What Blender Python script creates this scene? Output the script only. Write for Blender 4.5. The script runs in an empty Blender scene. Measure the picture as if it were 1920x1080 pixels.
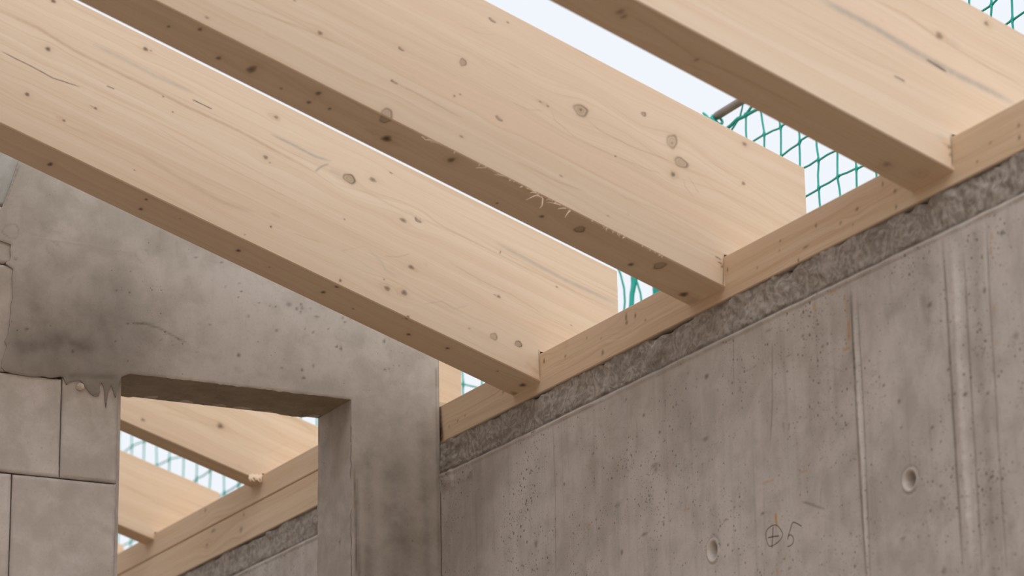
import bpy, math
import numpy as np
from mathutils import Matrix, Vector

DATA = {
'r1s': [(-1.2726,0.2999,0.006,0.0044,0.8,'d'),(-1.2474,0.1959,0.006,0.0049,0.8,'d'),(-1.0583,0.2955,0.0061,0.0044,0.8,'d'),(-1.0466,0.2977,0.0036,0.0017,0.4,'d'),(-1.2538,0.0834,0.0053,0.0043,0.8,'d'),(-1.1133,0.1224,0.0042,0.0027,0.7,'d'),(-1.1206,0.1225,0.006,0.0011,0.3,'d'),(-1.1746,0.0667,0.0083,0.0043,0.4,'f'),(-1.1649,0.0665,0.0036,0.0027,0.7,'d'),(-0.7509,0.2873,0.0148,0.0067,0.5,'f'),(-0.7461,0.2884,0.0049,0.0039,0.5,'d'),(-0.7399,0.1929,0.0061,0.0045,0.6,'d'),(-0.7274,0.1861,0.0025,0.0011,0.5,'d'),(-0.6807,0.0537,0.0028,0.0025,0.9,'d'),(-0.6801,0.0823,0.0098,0.0028,0.4,'f'),(-0.9591,0.1925,0.0018,0.0014,0.8,'d'),(-0.9892,0.2148,0.003,0.0017,0.6,'d'),(-0.9934,0.0348,0.0024,0.0016,0.5,'d'),(-0.7284,0.0112,0.0016,0.0014,0.6,'d'),(-0.551,0.2348,0.013,0.0085,0.75,'r'),(-0.5006,0.2573,0.0087,0.0051,0.6,'d'),(-0.4667,0.2915,0.005,0.0017,0.5,'d'),(-0.408,0.2026,0.0087,0.0045,0.6,'d'),(-0.375,0.2201,0.0081,0.0045,0.75,'c'),(-0.3951,0.2248,0.015,0.0045,0.3,'f'),(-0.1746,0.2367,0.0019,0.0046,0.5,'d'),(-0.3591,0.111,0.0075,0.0045,0.65,'d'),(-0.3546,0.1092,0.0124,0.0034,0.3,'f'),(-0.396,0.0415,0.0074,0.0056,0.6,'d'),(-0.4016,0.0427,0.0136,0.009,0.25,'f'),(-0.3568,0.0498,0.0074,0.0062,0.65,'d'),(-0.364,0.0476,0.0124,0.009,0.25,'f'),(-0.4089,0.0573,0.0019,0.0017,0.6,'d'),(-0.1489,0.1392,0.005,0.0034,0.6,'d'),(-0.1582,0.1388,0.005,0.0011,0.4,'d'),(-0.0251,0.2218,0.0032,0.0017,0.6,'d'),(-0.1332,0.0486,0.0075,0.0063,0.55,'r'),(-0.074,0.0579,0.0075,0.0057,0.85,'r'),(-0.5004,0.011,0.0031,0.0039,0.7,'d'),(-0.3328,0.0031,0.0037,0.0034,0.7,'d'),(-0.3716,0.2218,0.0013,0.0011,0.4,'d'),(-0.3302,0.1327,0.005,0.0034,0.25,'f'),(-0.5333,0.1439,0.0025,0.0017,0.5,'d'),(-0.0414,0.0171,0.0063,0.0023,0.3,'f'),(-0.1923,0.0405,0.0025,0.0017,0.4,'d'),(0.0325,0.1535,0.0038,0.0012,0.4,'d'),(-0.4005,0.0924,0.031,0.0203,0.12,'f'),(-0.2591,0.0623,0.0374,0.0091,0.14,'f'),(-0.1658,0.0412,0.0325,0.008,0.12,'f')],
'r1l': [([(-1.3904,0.2263),(-1.2834,0.2288),(-1.1952,0.2195),(-1.06,0.2186),(-0.9353,0.2177),(-0.8101,0.2202),(-0.6938,0.216),(-0.6151,0.2121)],0.0065,0.5,'o'),([(-1.1674,0.2511),(-1.0963,0.2519),(-1.0211,0.2493),(-0.9289,0.2538)],0.0076,0.32,'g'),([(-0.7465,0.2472),(-0.6914,0.2475),(-0.6392,0.2461),(-0.5999,0.2527)],0.0056,0.55,'g'),([(-1.3332,0.1444),(-1.2649,0.1442),(-1.2158,0.1415),(-1.1586,0.1506)],0.0017,0.75,'k'),([(-0.9286,0.2382),(-0.9048,0.2386),(-0.8821,0.2385)],0.0017,0.85,'k'),([(-1.1078,0.1795),(-1.0899,0.181)],0.0012,0.7,'k'),([(-0.6285,0.2133),(-0.6177,0.2319),(-0.604,0.2453)],0.0045,0.6,'g'),([(-0.5999,0.2329),(-0.5705,0.2344)],0.0101,0.25,'g'),([(-0.6003,0.2064),(-0.5016,0.2238),(-0.4088,0.222),(-0.278,0.2304),(-0.0877,0.2292),(0.1327,0.2337)],0.0045,0.25,'o'),([(-0.1904,0.253),(-0.1215,0.2503),(-0.0102,0.2462),(0.1251,0.2502)],0.0081,0.45,'g'),([(-0.2276,0.2416),(-0.0902,0.2373),(0.0356,0.232),(0.1302,0.2326)],0.0023,0.3,'o'),([(-0.2834,0.1617),(-0.201,0.1552),(-0.1203,0.1567),(-0.0358,0.1478)],0.0028,0.35,'o'),([(-1.0103,0.0761),(-0.9073,0.0637),(-0.7927,0.0565),(-0.7204,0.0664)],0.0098,0.3,'o'),([(-0.9979,0.1467),(-0.8818,0.1344),(-0.7808,0.1333),(-0.6403,0.1317)],0.0033,0.25,'o'),([(-0.9519,0.1572),(-0.8263,0.1559),(-0.6734,0.1543)],0.0022,0.25,'o'),([(-1.1615,0.0569),(-1.069,0.0694),(-0.9484,0.0752)],0.0097,0.18,'o'),([(-0.7544,0.2248),(-0.6218,0.2324),(-0.4892,0.226)],0.0022,0.15,'o'),([(-0.4603,0.1156),(-0.5185,0.0745),(-0.3577,0.061),(-0.198,0.0586)],0.0017,0.2,'o'),([(-0.6292,0.0634),(-0.5648,0.0701)],0.0013,0.4,'o'),([(-0.5154,-0.014),(-0.3328,-0.0175),(-0.1467,-0.021),(-0.0098,-0.0292)],0.0017,0.2,'o'),([(-0.0253,0.0674),(-0.0022,0.004)],0.0023,0.5,'k'),([(-0.0472,0.0274),(-0.0099,0.016)],0.0091,0.25,'o'),([(-0.4248,0.1067),(-0.3956,0.1182),(-0.3696,0.1399)],0.0023,0.35,'o'),([(-0.463,0.1039),(-0.4268,0.0928),(-0.4135,0.0797),(-0.382,0.0753)],0.0045,0.18,'g'),([(-0.3069,0.0462),(-0.2684,0.0709),(-0.2399,0.0649),(-0.2078,0.0904)],0.0023,0.25,'g')],
'r2s': [(-1.1463,0.0167,0.0042,0.0024,0.5,'d'),(-0.9357,0.0947,0.0054,0.0039,0.65,'d'),(-1.0021,0.1313,0.0032,0.002,0.5,'d'),(-0.6203,0.2923,0.0067,0.0041,0.65,'c'),(-0.5897,0.3024,0.0034,0.002,0.5,'d'),(-0.7761,0.1446,0.0055,0.0035,0.65,'c'),(-0.652,0.1787,0.0061,0.0065,0.65,'r'),(-0.5514,0.224,0.0101,0.003,0.3,'f'),(-0.769,0.0748,0.0065,0.003,0.8,'c'),(-0.6481,0.1054,0.0022,0.002,0.7,'d'),(-0.6379,0.1143,0.0022,0.0015,0.6,'d'),(-0.5483,0.1079,0.0066,0.005,0.6,'c'),(-0.6108,0.0347,0.0044,0.002,0.55,'d'),(-0.7636,0.0072,0.0098,0.0089,0.6,'r'),(-0.4731,0.1801,0.0134,0.0041,0.35,'f'),(-0.4789,0.1795,0.0034,0.0015,0.5,'d'),(-0.4617,0.1787,0.0034,0.002,0.5,'d'),(-0.3938,0.2038,0.0135,0.0102,0.55,'r'),(-0.3942,0.2049,0.0034,0.0036,0.75,'d'),(-0.265,0.2614,0.0046,0.0036,0.85,'r'),(-0.1915,0.2364,0.0103,0.0125,0.45,'r'),(-0.1906,0.2332,0.0017,0.0021,0.6,'d'),(-0.1607,0.2031,0.0137,0.0083,0.55,'r'),(-0.1681,0.1715,0.0102,0.0088,0.4,'f'),(-0.1706,0.1714,0.0051,0.0052,0.65,'d'),(-0.298,0.1487,0.0023,0.0015,0.8,'d'),(-0.3948,0.0559,0.0039,0.002,0.4,'d'),(-0.0387,0.3075,0.0058,0.0042,0.5,'d'),(-0.0387,0.3075,0.0093,0.0074,0.2,'f'),(-0.019,0.2263,0.0046,0.0042,0.55,'d'),(-0.3839,0.084,0.0022,0.0015,0.3,'f'),(-0.2789,0.0245,0.0034,0.0013,0.4,'d'),(-0.2391,0.0475,0.0034,0.002,0.3,'f'),(-0.4275,0.3219,0.0159,0.0041,0.3,'g'),(-0.4156,0.3233,0.0091,0.0052,0.25,'g'),(-0.7367,0.101,0.0033,0.002,0.2,'f'),(-0.0328,0.0514,0.0057,0.0013,0.7,'d'),(-0.0243,0.0435,0.0057,0.0016,0.7,'d'),(-0.0263,0.0509,0.0034,0.0012,0.7,'d'),(-0.0178,0.0383,0.0034,0.0031,0.6,'d')],
'r2l': [([(-0.7664,0.0738),(-0.7105,0.0732),(-0.6185,0.0709)],0.003,0.45,'o'),([(-0.3796,0.193),(-0.3437,0.1834),(-0.2761,0.1838),(-0.2222,0.1904),(-0.1775,0.1959)],0.002,0.5,'o'),([(-0.5337,0.1501),(-0.4985,0.1526),(-0.4663,0.1655)],0.0015,0.3,'o'),([(-0.4536,0.1756),(-0.44,0.1585),(-0.3938,0.146),(-0.3267,0.1462),(-0.2966,0.1482)],0.0018,0.35,'o'),([(-0.2909,0.1498),(-0.2609,0.1528),(-0.2245,0.1554),(-0.1952,0.1616)],0.0021,0.3,'o'),([(-0.4947,0.0414),(-0.4529,0.0412),(-0.3933,0.0425),(-0.335,0.0501)],0.003,0.35,'o'),([(-0.6803,0.247),(-0.6369,0.253),(-0.6051,0.2662)],0.0015,0.2,'o'),([(-1.1275,0.0652),(-1.0637,0.0736),(-0.9782,0.0863),(-0.878,0.0922)],0.0039,0.3,'o'),([(-1.0362,0.0414),(-1.0082,0.0411)],0.0029,0.25,'o'),([(-0.1389,0.1836),(-0.1234,0.1731),(-0.1042,0.1584)],0.0021,0.3,'o'),([(-0.1484,0.1728),(-0.1384,0.1596),(-0.1159,0.1466)],0.0021,0.3,'o'),([(-0.1303,0.1976),(-0.0831,0.187),(-0.024,0.1798),(0.0553,0.1701)],0.0021,0.2,'o'),([(-0.1148,0.2323),(-0.0515,0.2333),(0.0293,0.2184),(0.085,0.2029)],0.0016,0.2,'o'),([(-0.0203,0.0609),(-0.0045,-0.0006)],0.0021,0.5,'k'),([(-0.2696,0.0765),(-0.1618,0.0879),(-0.0465,0.0782)],0.0031,0.18,'o')],
'r3s': [(-0.09,0.2318,0.0082,0.007,0.5,'d'),(-0.0841,0.2316,0.0123,0.0084,0.3,'f'),(-0.0584,0.2317,0.0123,0.0084,0.25,'g'),(-0.0037,0.3035,0.0052,0.0047,0.5,'d'),(0.0023,0.3032,0.0083,0.0075,0.3,'f'),(-0.2076,0.2017,0.0051,0.0018,0.25,'f'),(-0.0199,0.0379,0.0051,0.0037,0.5,'d'),(-0.0296,0.0395,0.0071,0.0028,0.5,'f'),(-0.0409,0.0479,0.0091,0.0055,0.25,'g'),(-0.0145,0.0254,0.003,0.0046,0.45,'d')],
'r3l': [([(-0.342,0.1806),(-0.3078,0.1791),(-0.2172,0.181),(-0.1241,0.1771),(-0.0311,0.1781),(0.0386,0.182),(0.0921,0.1818)],0.0119,0.6,'g'),([(-0.105,0.175),(-0.0815,0.174),(-0.059,0.1724)],0.0023,0.8,'k'),([(-0.1585,0.1129),(-0.1345,0.1133)],0.0018,0.6,'k'),([(-0.2303,0.2318),(-0.1623,0.2369),(-0.0898,0.2263),(-0.0427,0.2255),(0.0286,0.2237),(0.0993,0.2269)],0.0037,0.4,'o'),([(-0.5629,-0.0164),(-0.4571,-0.0085),(-0.347,-0.0098),(-0.2354,-0.0112),(-0.0994,-0.012)],0.0044,0.3,'o'),([(-0.2565,0.113),(-0.2008,0.1171),(-0.1448,0.1222)],0.0018,0.25,'o'),([(-0.0225,0.0626),(-0.0047,0.0044)],0.0023,0.6,'k')],
'r1u': [(-1.1439,0.075,0.0049,0.0114,0.9,'d'),(-0.9425,0.0286,0.0033,0.0057,0.85,'d'),(-0.9328,0.082,0.0044,0.0074,0.85,'d'),(-0.8579,0.0413,0.0016,0.0025,0.7,'d'),(-0.7128,0.0601,0.005,0.0083,0.9,'d'),(-0.6354,0.0681,0.0022,0.0033,0.6,'d'),(-0.4996,0.0128,0.0045,0.005,0.85,'d'),(-0.5066,0.0653,0.0045,0.0084,0.9,'d'),(-0.4287,0.0757,0.0028,0.0042,0.5,'d'),(-0.2936,0.0719,0.0045,0.0068,0.9,'d'),(-0.2077,0.0504,0.004,0.0068,0.85,'d'),(-0.0152,0.0545,0.0063,0.0121,0.9,'d'),(-0.0839,0.0458,0.0023,0.0034,0.8,'d'),(-0.3329,0.0029,0.0034,0.0051,0.8,'d'),(-0.0037,0.1121,0.0104,0.0104,0.4,'d')],
'r2u': [(-1.1914,0.0658,0.0029,0.0058,0.7,'d'),(-1.1458,0.0209,0.0039,0.0073,0.8,'d'),(-1.0777,0.0879,0.0049,0.0088,0.7,'d'),(-1.0166,0.0692,0.0079,0.0191,0.75,'d'),(-0.9472,0.085,0.003,0.0044,0.6,'d'),(-0.8907,0.0364,0.0049,0.0103,0.75,'d'),(-0.888,0.085,0.004,0.0074,0.75,'d'),(-0.8502,0.0708,0.003,0.006,0.8,'d'),(-0.7244,0.0754,0.009,0.015,0.98,'d'),(-0.7559,0.0773,0.014,0.009,0.45,'f'),(-0.7085,0.0792,0.014,0.0075,0.35,'f'),(-0.603,0.0363,0.006,0.0135,0.7,'d'),(-0.603,0.0363,0.012,0.021,0.25,'f'),(-0.4615,0.109,0.002,0.0046,0.9,'d'),(-0.3784,0.0759,0.0041,0.0077,0.8,'d'),(-0.3049,0.0536,0.0072,0.0138,0.8,'r'),(-0.1659,0.0885,0.0047,0.0093,0.85,'d'),(-0.1286,0.0395,0.0072,0.017,0.7,'r'),(-0.0338,0.1013,0.0073,0.0141,0.92,'d'),(-0.7609,0.0052,0.0089,0.0178,0.55,'r'),(-0.0073,0.1113,0.0094,0.022,0.6,'g')],
'r3u': [(-0.66,0.0539,0.0053,0.0133,0.45,'d'),(-0.6479,0.0615,0.0036,0.0107,0.45,'d'),(-0.4929,0.0741,0.0027,0.0081,0.5,'d'),(-0.0827,0.0917,0.013,0.0195,0.35,'f'),(-0.0854,0.0832,0.0065,0.0097,0.35,'d'),(-0.0312,0.0588,0.013,0.0195,0.35,'f'),(-0.4641,0.1128,0.0064,0.0034,0.25,'f')],
'r3ul': [([(-0.6765,0.0494),(-0.5905,0.0499),(-0.503,0.0685),(-0.401,0.0562),(-0.293,0.0512)],0.0053,0.35,'o'),([(-0.495,0.0987),(-0.4443,0.0919)],0.0018,0.35,'o')],
'pk': [(-0.369,0.0689,0.0041,0.0098,0.6,'d'),(-0.4056,0.0623,0.0031,0.0054,0.8,'d'),(-0.2692,0.0201,0.0052,0.0066,0.5,'d'),(-0.1108,0.0532,0.0043,0.0034,0.5,'d'),(-0.2039,0.0684,0.0021,0.0028,0.5,'d'),(-0.2642,0.0524,0.0021,0.0022,0.5,'d'),(-0.4452,0.0425,0.0041,0.0022,0.5,'d'),(-0.0168,0.0669,0.0043,0.0057,0.7,'d'),(-0.7608,0.0581,0.0025,0.0046,0.85,'d'),(-0.7566,0.0279,0.0078,0.0031,0.3,'f'),(-1.0071,0.0061,0.0023,0.0045,0.8,'d'),(-0.9493,0.0608,0.0029,0.0025,0.6,'d'),(-0.9442,0.0433,0.0019,0.0015,0.5,'d'),(-1.0706,0.0549,0.0028,0.0044,0.65,'d'),(-1.15,0.0361,0.0037,0.0039,0.4,'d'),(-1.1885,0.0214,0.0018,0.0019,0.6,'d'),(-1.2044,0.0461,0.0055,0.0034,0.55,'d'),(-1.2876,0.0679,0.0027,0.0048,0.6,'d'),(-1.3236,0.0436,0.0054,0.0038,0.5,'d'),(-1.324,0.0134,0.0027,0.0047,0.65,'d'),(-0.8665,0.032,0.0039,0.002,0.4,'d'),(-1.0339,0.0243,0.0113,0.0013,0.7,'d'),(-1.6852,0.0468,0.0034,0.0036,0.6,'d'),(-1.6843,0.0252,0.0042,0.0045,0.6,'d'),(-1.6057,0.0415,0.0052,0.0027,0.35,'d'),(-1.5656,0.0208,0.0035,0.0027,0.45,'d'),(0.3927,0.0329,0.0046,0.0024,0.5,'d'),(0.3556,0.0363,0.0045,0.0024,0.3,'d'),(0.1729,0.0454,0.0044,0.0035,0.4,'d'),(0.4354,0.0294,0.0046,0.0036,0.3,'d'),(-0.6376,0.0308,0.008,0.0063,0.4,'g'),(-0.3705,0.0571,0.0062,0.0044,0.5,'d')],
'pl': [([(-0.1097,0.0277),(-0.3143,0.0322),(-0.4661,0.0368),(-0.6118,0.0391)],0.0034,0.35,'o'),([(-0.0398,0.0456),(-0.2027,0.0444),(-0.3808,0.0464)],0.0023,0.3,'o'),([(-0.7696,0.0189),(-0.922,0.0213),(-1.1209,0.0223),(-1.2921,0.0262)],0.0062,0.25,'o'),([(-0.7902,0.0346),(-0.9784,0.0333),(-1.1566,0.0321)],0.0021,0.3,'o'),([(0.4407,0.0307),(0.2831,0.0237),(0.1312,0.023)],0.0048,0.25,'o'),([(-1.3593,0.0404),(-1.5183,0.039),(-1.6695,0.0377)],0.0075,0.25,'o'),([(-0.1123,0.0857),(-0.1162,0.067)],0.015,0.2,'o')],
'wl': [([(-1.1696,-0.0938),(-1.1683,-0.3177),(-1.169,-0.4402),(-1.1723,-0.6236),(-1.1722,-0.6616)],0.004,0.75,'k'),([(-1.1896,-0.0994),(-1.1917,-0.3381),(-1.1853,-0.6261),(-1.1851,-0.664)],0.0029,0.55,'k'),([(-1.1792,-0.1015),(-1.1798,-0.3205),(-1.1813,-0.4526),(-1.1788,-0.6249)],0.0055,0.4,'l'),([(-1.4533,-0.079),(-1.4558,-0.1935),(-1.455,-0.2934),(-1.454,-0.4388),(-1.4538,-0.6777)],0.0056,0.75,'k'),([(-1.4833,-0.0908),(-1.4836,-0.2393),(-1.4778,-0.4444),(-1.4787,-0.6825)],0.0192,0.55,'l'),([(-1.5109,-0.123),(-1.5116,-0.1901),(-1.5081,-0.4145),(-1.5063,-0.6878)],0.0042,0.6,'k'),([(-1.5464,-0.1048),(-1.5428,-0.2554),(-1.5412,-0.4409),(-1.5379,-0.6939)],0.0259,0.42,'s'),([(-1.5806,-0.0818),(-1.5757,-0.2269),(-1.5738,-0.4395),(-1.572,-0.7005)],0.0038,0.55,'k'),([(-1.5762,-0.0804),(-1.5714,-0.2257)],0.0034,0.4,'l'),([(-0.9068,-0.1246),(-0.8968,-0.2516),(-0.8845,-0.3154)],0.0023,0.55,'k'),([(-0.7722,-0.0783),(-0.7669,-0.1777)],0.0023,0.35,'k'),([(-0.0488,-0.0741),(-0.0548,-0.2032),(-0.0481,-0.4075)],0.0021,0.45,'k'),([(-0.3179,-0.2615),(-0.3092,-0.4577)],0.0021,0.2,'k'),([(-0.9803,-0.4491),(-1.018,-0.4631),(-1.0566,-0.4803)],0.0019,0.75,'k'),([(-1.0446,-0.4372),(-1.0423,-0.4644)],0.0029,0.3,'k'),([(-1.0656,-0.2122),(-1.1408,-0.2445)],0.0015,0.3,'k'),([(-0.8494,-0.3863),(-0.8952,-0.3883)],0.002,0.5,'o'),([(-0.9797,-0.393),(-1.0078,-0.3953)],0.0024,0.55,'o'),([(-0.5641,-0.3768),(-0.5941,-0.3778)],0.0016,0.5,'o'),([(-1.152,-0.0989),(-1.1568,-0.1607),(-1.1495,-0.2038)],0.0073,0.3,'o'),([(-1.0513,-0.0892),(-1.0501,-0.1032)],0.0093,0.5,'o'),([(-1.1361,-0.2003),(-1.1598,-0.2035)],0.0029,0.7,'o'),([(-0.8922,-0.4494),(-0.8935,-0.4799)],0.0056,0.9,'o'),([(-0.8894,-0.5543),(-0.8884,-0.5671)],0.0047,0.5,'o'),([(-0.9215,-0.5357),(-0.919,-0.5451)],0.0037,0.35,'o'),([(-1.1577,-0.1509),(-1.1575,-0.1909)],0.0073,0.6,'o'),([(-1.5922,-0.1138),(-1.592,-0.1298)],0.0043,0.5,'o'),([(-1.5882,-0.1381),(-1.588,-0.1532)],0.0051,0.6,'o'),([(-1.5847,-0.2406),(-1.5848,-0.2537)],0.0051,0.5,'o'),([(-1.5844,-0.2992),(-1.5849,-0.3087)],0.0051,0.4,'o'),([(-1.172,-0.4068),(-1.1715,-0.431)],0.0036,0.6,'o'),([(-0.1839,-0.3332),(-0.2021,-0.3258)],0.0022,0.4,'o'),([(-1.1028,-0.0851),(-1.1288,-0.0873)],0.0049,0.4,'o'),([(-1.1695,-0.1139),(-1.1658,-0.2131)],0.022,0.35,'s'),([(-1.1691,-0.2139),(-1.1731,-0.2448)],0.0146,0.5,'s'),([(-1.4098,-0.1031),(-1.401,-0.2554)],0.0388,0.3,'s'),([(-1.3868,-0.1743),(-1.3986,-0.2162)],0.0176,0.4,'s'),([(-1.3399,-0.1613),(-1.2384,-0.1926)],0.0281,0.18,'s'),([(-0.5977,-0.1733),(-0.6111,-0.2731)],0.0496,0.15,'s'),([(-1.4041,-0.5531),(-1.4044,-0.5346)],0.0069,0.5,'s'),([(-0.9304,-0.2904),(-0.9331,-0.3013)],0.0056,0.6,'s'),([(-0.95,-0.2951),(-0.9491,-0.3051)],0.0056,0.6,'s'),([(-0.681,-0.4047),(-0.6812,-0.4568)],0.0271,0.3,'s'),([(-0.3317,-0.0518),(-0.3445,-0.2119)],0.0518,0.12,'s'),([(0.2877,-0.1274),(0.2816,-0.3442)],0.0895,0.18,'s'),([(-0.4523,-0.0155),(-0.4643,-0.0632)],0.0061,0.4,'k'),([(-0.5526,0.0133),(-0.4912,-0.0701)],0.0282,0.2,'s'),([(-1.513,-0.0128),(-1.5293,-0.0343)],0.0279,0.5,'s'),([(-1.4518,-0.062),(-1.453,-0.0497)],0.0035,0.8,'k'),([(0.3263,-0.0358),(0.3173,-0.0843)],0.0068,0.4,'l'),([(-0.432,0.0011),(-0.4628,-0.0182),(-0.4762,-0.0062)],0.0032,0.8,'l'),([(-0.2001,-0.007),(-0.3335,-0.0183),(-0.4832,-0.0292)],0.0278,0.2,'s'),([(0.4386,-0.1001),(0.339,-0.116)],0.012,0.25,'s')],
'wk': [(-0.6704,-0.1332,0.0098,0.0062,0.8,'d'),(-0.6581,-0.2552,0.0137,0.0052,0.6,'d'),(-0.5037,-0.07,0.0101,0.0032,0.5,'d'),(-0.3593,-0.1026,0.0041,0.0033,0.85,'d'),(-0.4272,-0.1526,0.0061,0.0043,0.8,'d'),(-0.4872,-0.2021,0.006,0.0032,0.8,'d'),(-0.5537,-0.1614,0.004,0.0032,0.8,'d'),(-0.5045,-0.2237,0.004,0.0021,0.8,'d'),(-0.2035,-0.0309,0.0042,0.0022,0.6,'d'),(-1.072,-0.1784,0.0056,0.0029,0.8,'d'),(-1.0094,-0.1415,0.0056,0.0039,0.8,'d'),(-0.9586,-0.1661,0.0113,0.002,0.6,'d'),(-1.2568,-0.2984,0.0054,0.0033,0.9,'d'),(-1.3003,-0.3383,0.0053,0.0047,0.85,'d'),(-1.4927,-0.3735,0.0069,0.0045,0.95,'d'),(-1.5529,-0.3866,0.0068,0.0036,0.9,'d'),(-1.4493,-0.3184,0.0069,0.0036,0.8,'d'),(-1.3922,-0.4073,0.007,0.0037,0.8,'d'),(-1.3022,-0.3859,0.0053,0.0028,0.7,'d'),(-1.5375,-0.5042,0.0051,0.0027,0.7,'d'),(-1.5627,-0.2091,0.0051,0.0063,0.9,'d'),(-1.5406,-0.2614,0.0068,0.0045,0.8,'d'),(-1.6209,-0.1243,0.0077,0.0054,0.9,'d'),(-1.4058,-0.1912,0.0105,0.0065,0.85,'d'),(-1.3932,-0.1906,0.0211,0.0074,0.3,'d'),(-0.8487,-0.4432,0.0075,0.003,0.9,'d'),(-0.6559,-0.2579,0.0078,0.0041,0.5,'d'),(-0.93,-0.5632,0.0074,0.0024,0.7,'d'),(-0.7092,-0.1708,0.002,0.0031,0.9,'d'),(-0.6429,-0.3027,0.0039,0.0021,0.8,'d'),(-0.6038,-0.2928,0.0059,0.0021,0.6,'d'),(0.0372,-0.0772,0.013,0.0034,0.7,'d'),(0.3336,-0.1087,0.0158,0.0142,0.5,'d'),(-0.3246,-0.4127,0.0061,0.0075,0.8,'d'),(0.0352,-0.3225,0.0086,0.009,0.6,'d'),(-0.4646,-0.2646,0.0201,0.0064,0.5,'d'),(-0.4683,-0.273,0.0101,0.0095,0.5,'d'),(-0.415,-0.394,0.0141,0.0042,0.7,'d'),(-0.0936,-0.2209,0.0042,0.0045,0.9,'d'),(-0.49,-0.389,0.004,0.0052,0.9,'d'),(-0.3129,-0.3135,0.0123,0.0065,0.4,'d'),(-1.405,-0.544,0.0069,0.0091,0.5,'d'),(-1.4011,-0.6585,0.0086,0.009,0.6,'d'),(-1.2884,-0.5804,0.0105,0.0018,0.6,'d'),(-1.639,-0.3092,0.0101,0.0062,0.5,'d'),(-1.629,-0.4282,0.005,0.0026,0.5,'d'),(-1.5936,-0.6202,0.0083,0.0052,0.4,'g'),(-0.1978,-0.0548,0.0063,0.0033,0.5,'d'),(-0.3548,-0.106,0.0041,0.0022,0.5,'d'),(-0.6019,-0.1093,0.004,0.0031,0.6,'d'),(-0.988,-0.292,0.0056,0.0029,0.5,'d'),(-0.8957,-0.1007,0.0134,0.003,0.5,'d'),(-0.8295,-0.1567,0.0154,0.003,0.45,'c'),(-0.789,-0.1896,0.0058,0.0071,0.4,'d')],
'holes': [(-1.3185,-0.483,0.0228,0.0203,1,'h'),(-0.67,-0.4774,0.0213,0.0224,1,'h')],
'wr': [([(-0.8876,-0.4728),(-0.8951,-0.4749),(-0.9022,-0.48),(-0.9146,-0.4943),(-0.9104,-0.5018),(-0.9001,-0.5064),(-0.8878,-0.5092),(-0.8695,-0.5102),(-0.8637,-0.5065),(-0.8596,-0.4998),(-0.8565,-0.4891),(-0.8575,-0.4801),(-0.8646,-0.4748),(-0.877,-0.4723),(-0.8876,-0.4728)],0.0011,1,''),([(-0.8822,-0.4759),(-0.879,-0.4937),(-0.8759,-0.514)],0.0015,1,''),([(-0.8639,-0.4923),(-0.8815,-0.4935),(-0.9,-0.496)],0.0015,1,''),([(-0.9778,-0.4942),(-0.9631,-0.4857),(-0.9482,-0.4792),(-0.9404,-0.4913),(-0.9313,-0.5031),(-0.93,-0.5088)],0.0012,1,''),([(-0.9313,-0.5031),(-0.9395,-0.5014),(-0.9471,-0.5068),(-0.9495,-0.5147),(-0.9448,-0.5204),(-0.9363,-0.5223),(-0.9268,-0.5218)],0.0012,1,'')],
'cast': [(-0.9739,0.6615),(-1.0208,0.5229),(-1.0349,0.473),(-1.0545,0.4128),(-1.0657,0.3894),(-1.1977,0.3707),(-1.1964,0.3397),(-1.0544,0.3402),(-1.0303,0.335),(-1.0322,0.3215),(-1.0294,0.3074),(-1.0326,0.2973),(-1.0432,0.2911),(-1.0237,0.2805),(-1.0255,0.2622),(-1.0227,0.2147),(-1.0269,0.1962),(-1.0251,0.1786),(-1.0283,0.1663),(-1.0278,0.152),(-1.0306,0.1303),(-1.0373,0.1177),(-1.0322,0.1064),(-1.0364,0.0918),(-1.0418,0.0746),(-1.0436,0.0602),(-1.0351,0.0518),(-1.0208,0.0488),(-1.003,0.0473),(-0.9875,0.0467),(-0.9708,0.0463),(-0.9494,0.0499),(-0.9338,0.0482),(-0.9195,0.051),(-0.91,0.0544),(-0.9039,0.0528),(-0.9,0.0437),(-0.8962,0.037),(-0.8916,0.0423),(-0.8808,0.0471),(-0.8652,0.0501),(-0.8578,0.0438),(-0.8527,0.036),(-0.8427,0.0241),(-0.8341,0.0191),(-0.8232,0.0203),(-0.8198,0.029),(-0.8214,0.0455),(-0.8178,0.0507),(-0.8128,0.0441),(-0.8101,0.0313),(-0.8084,0.0113),(-0.8056,-0.0039),(-0.8036,0.0142),(-0.8003,0.0324),(-0.7958,0.0472),(-0.7921,0.0441),(-0.7881,0.0302),(-0.7842,0.0211),(-0.7808,0.0346),(-0.7787,0.0504),(-0.7752,0.058),(-0.773,0.0678),(-0.7657,0.0722),(-0.756,0.077)],
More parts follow.
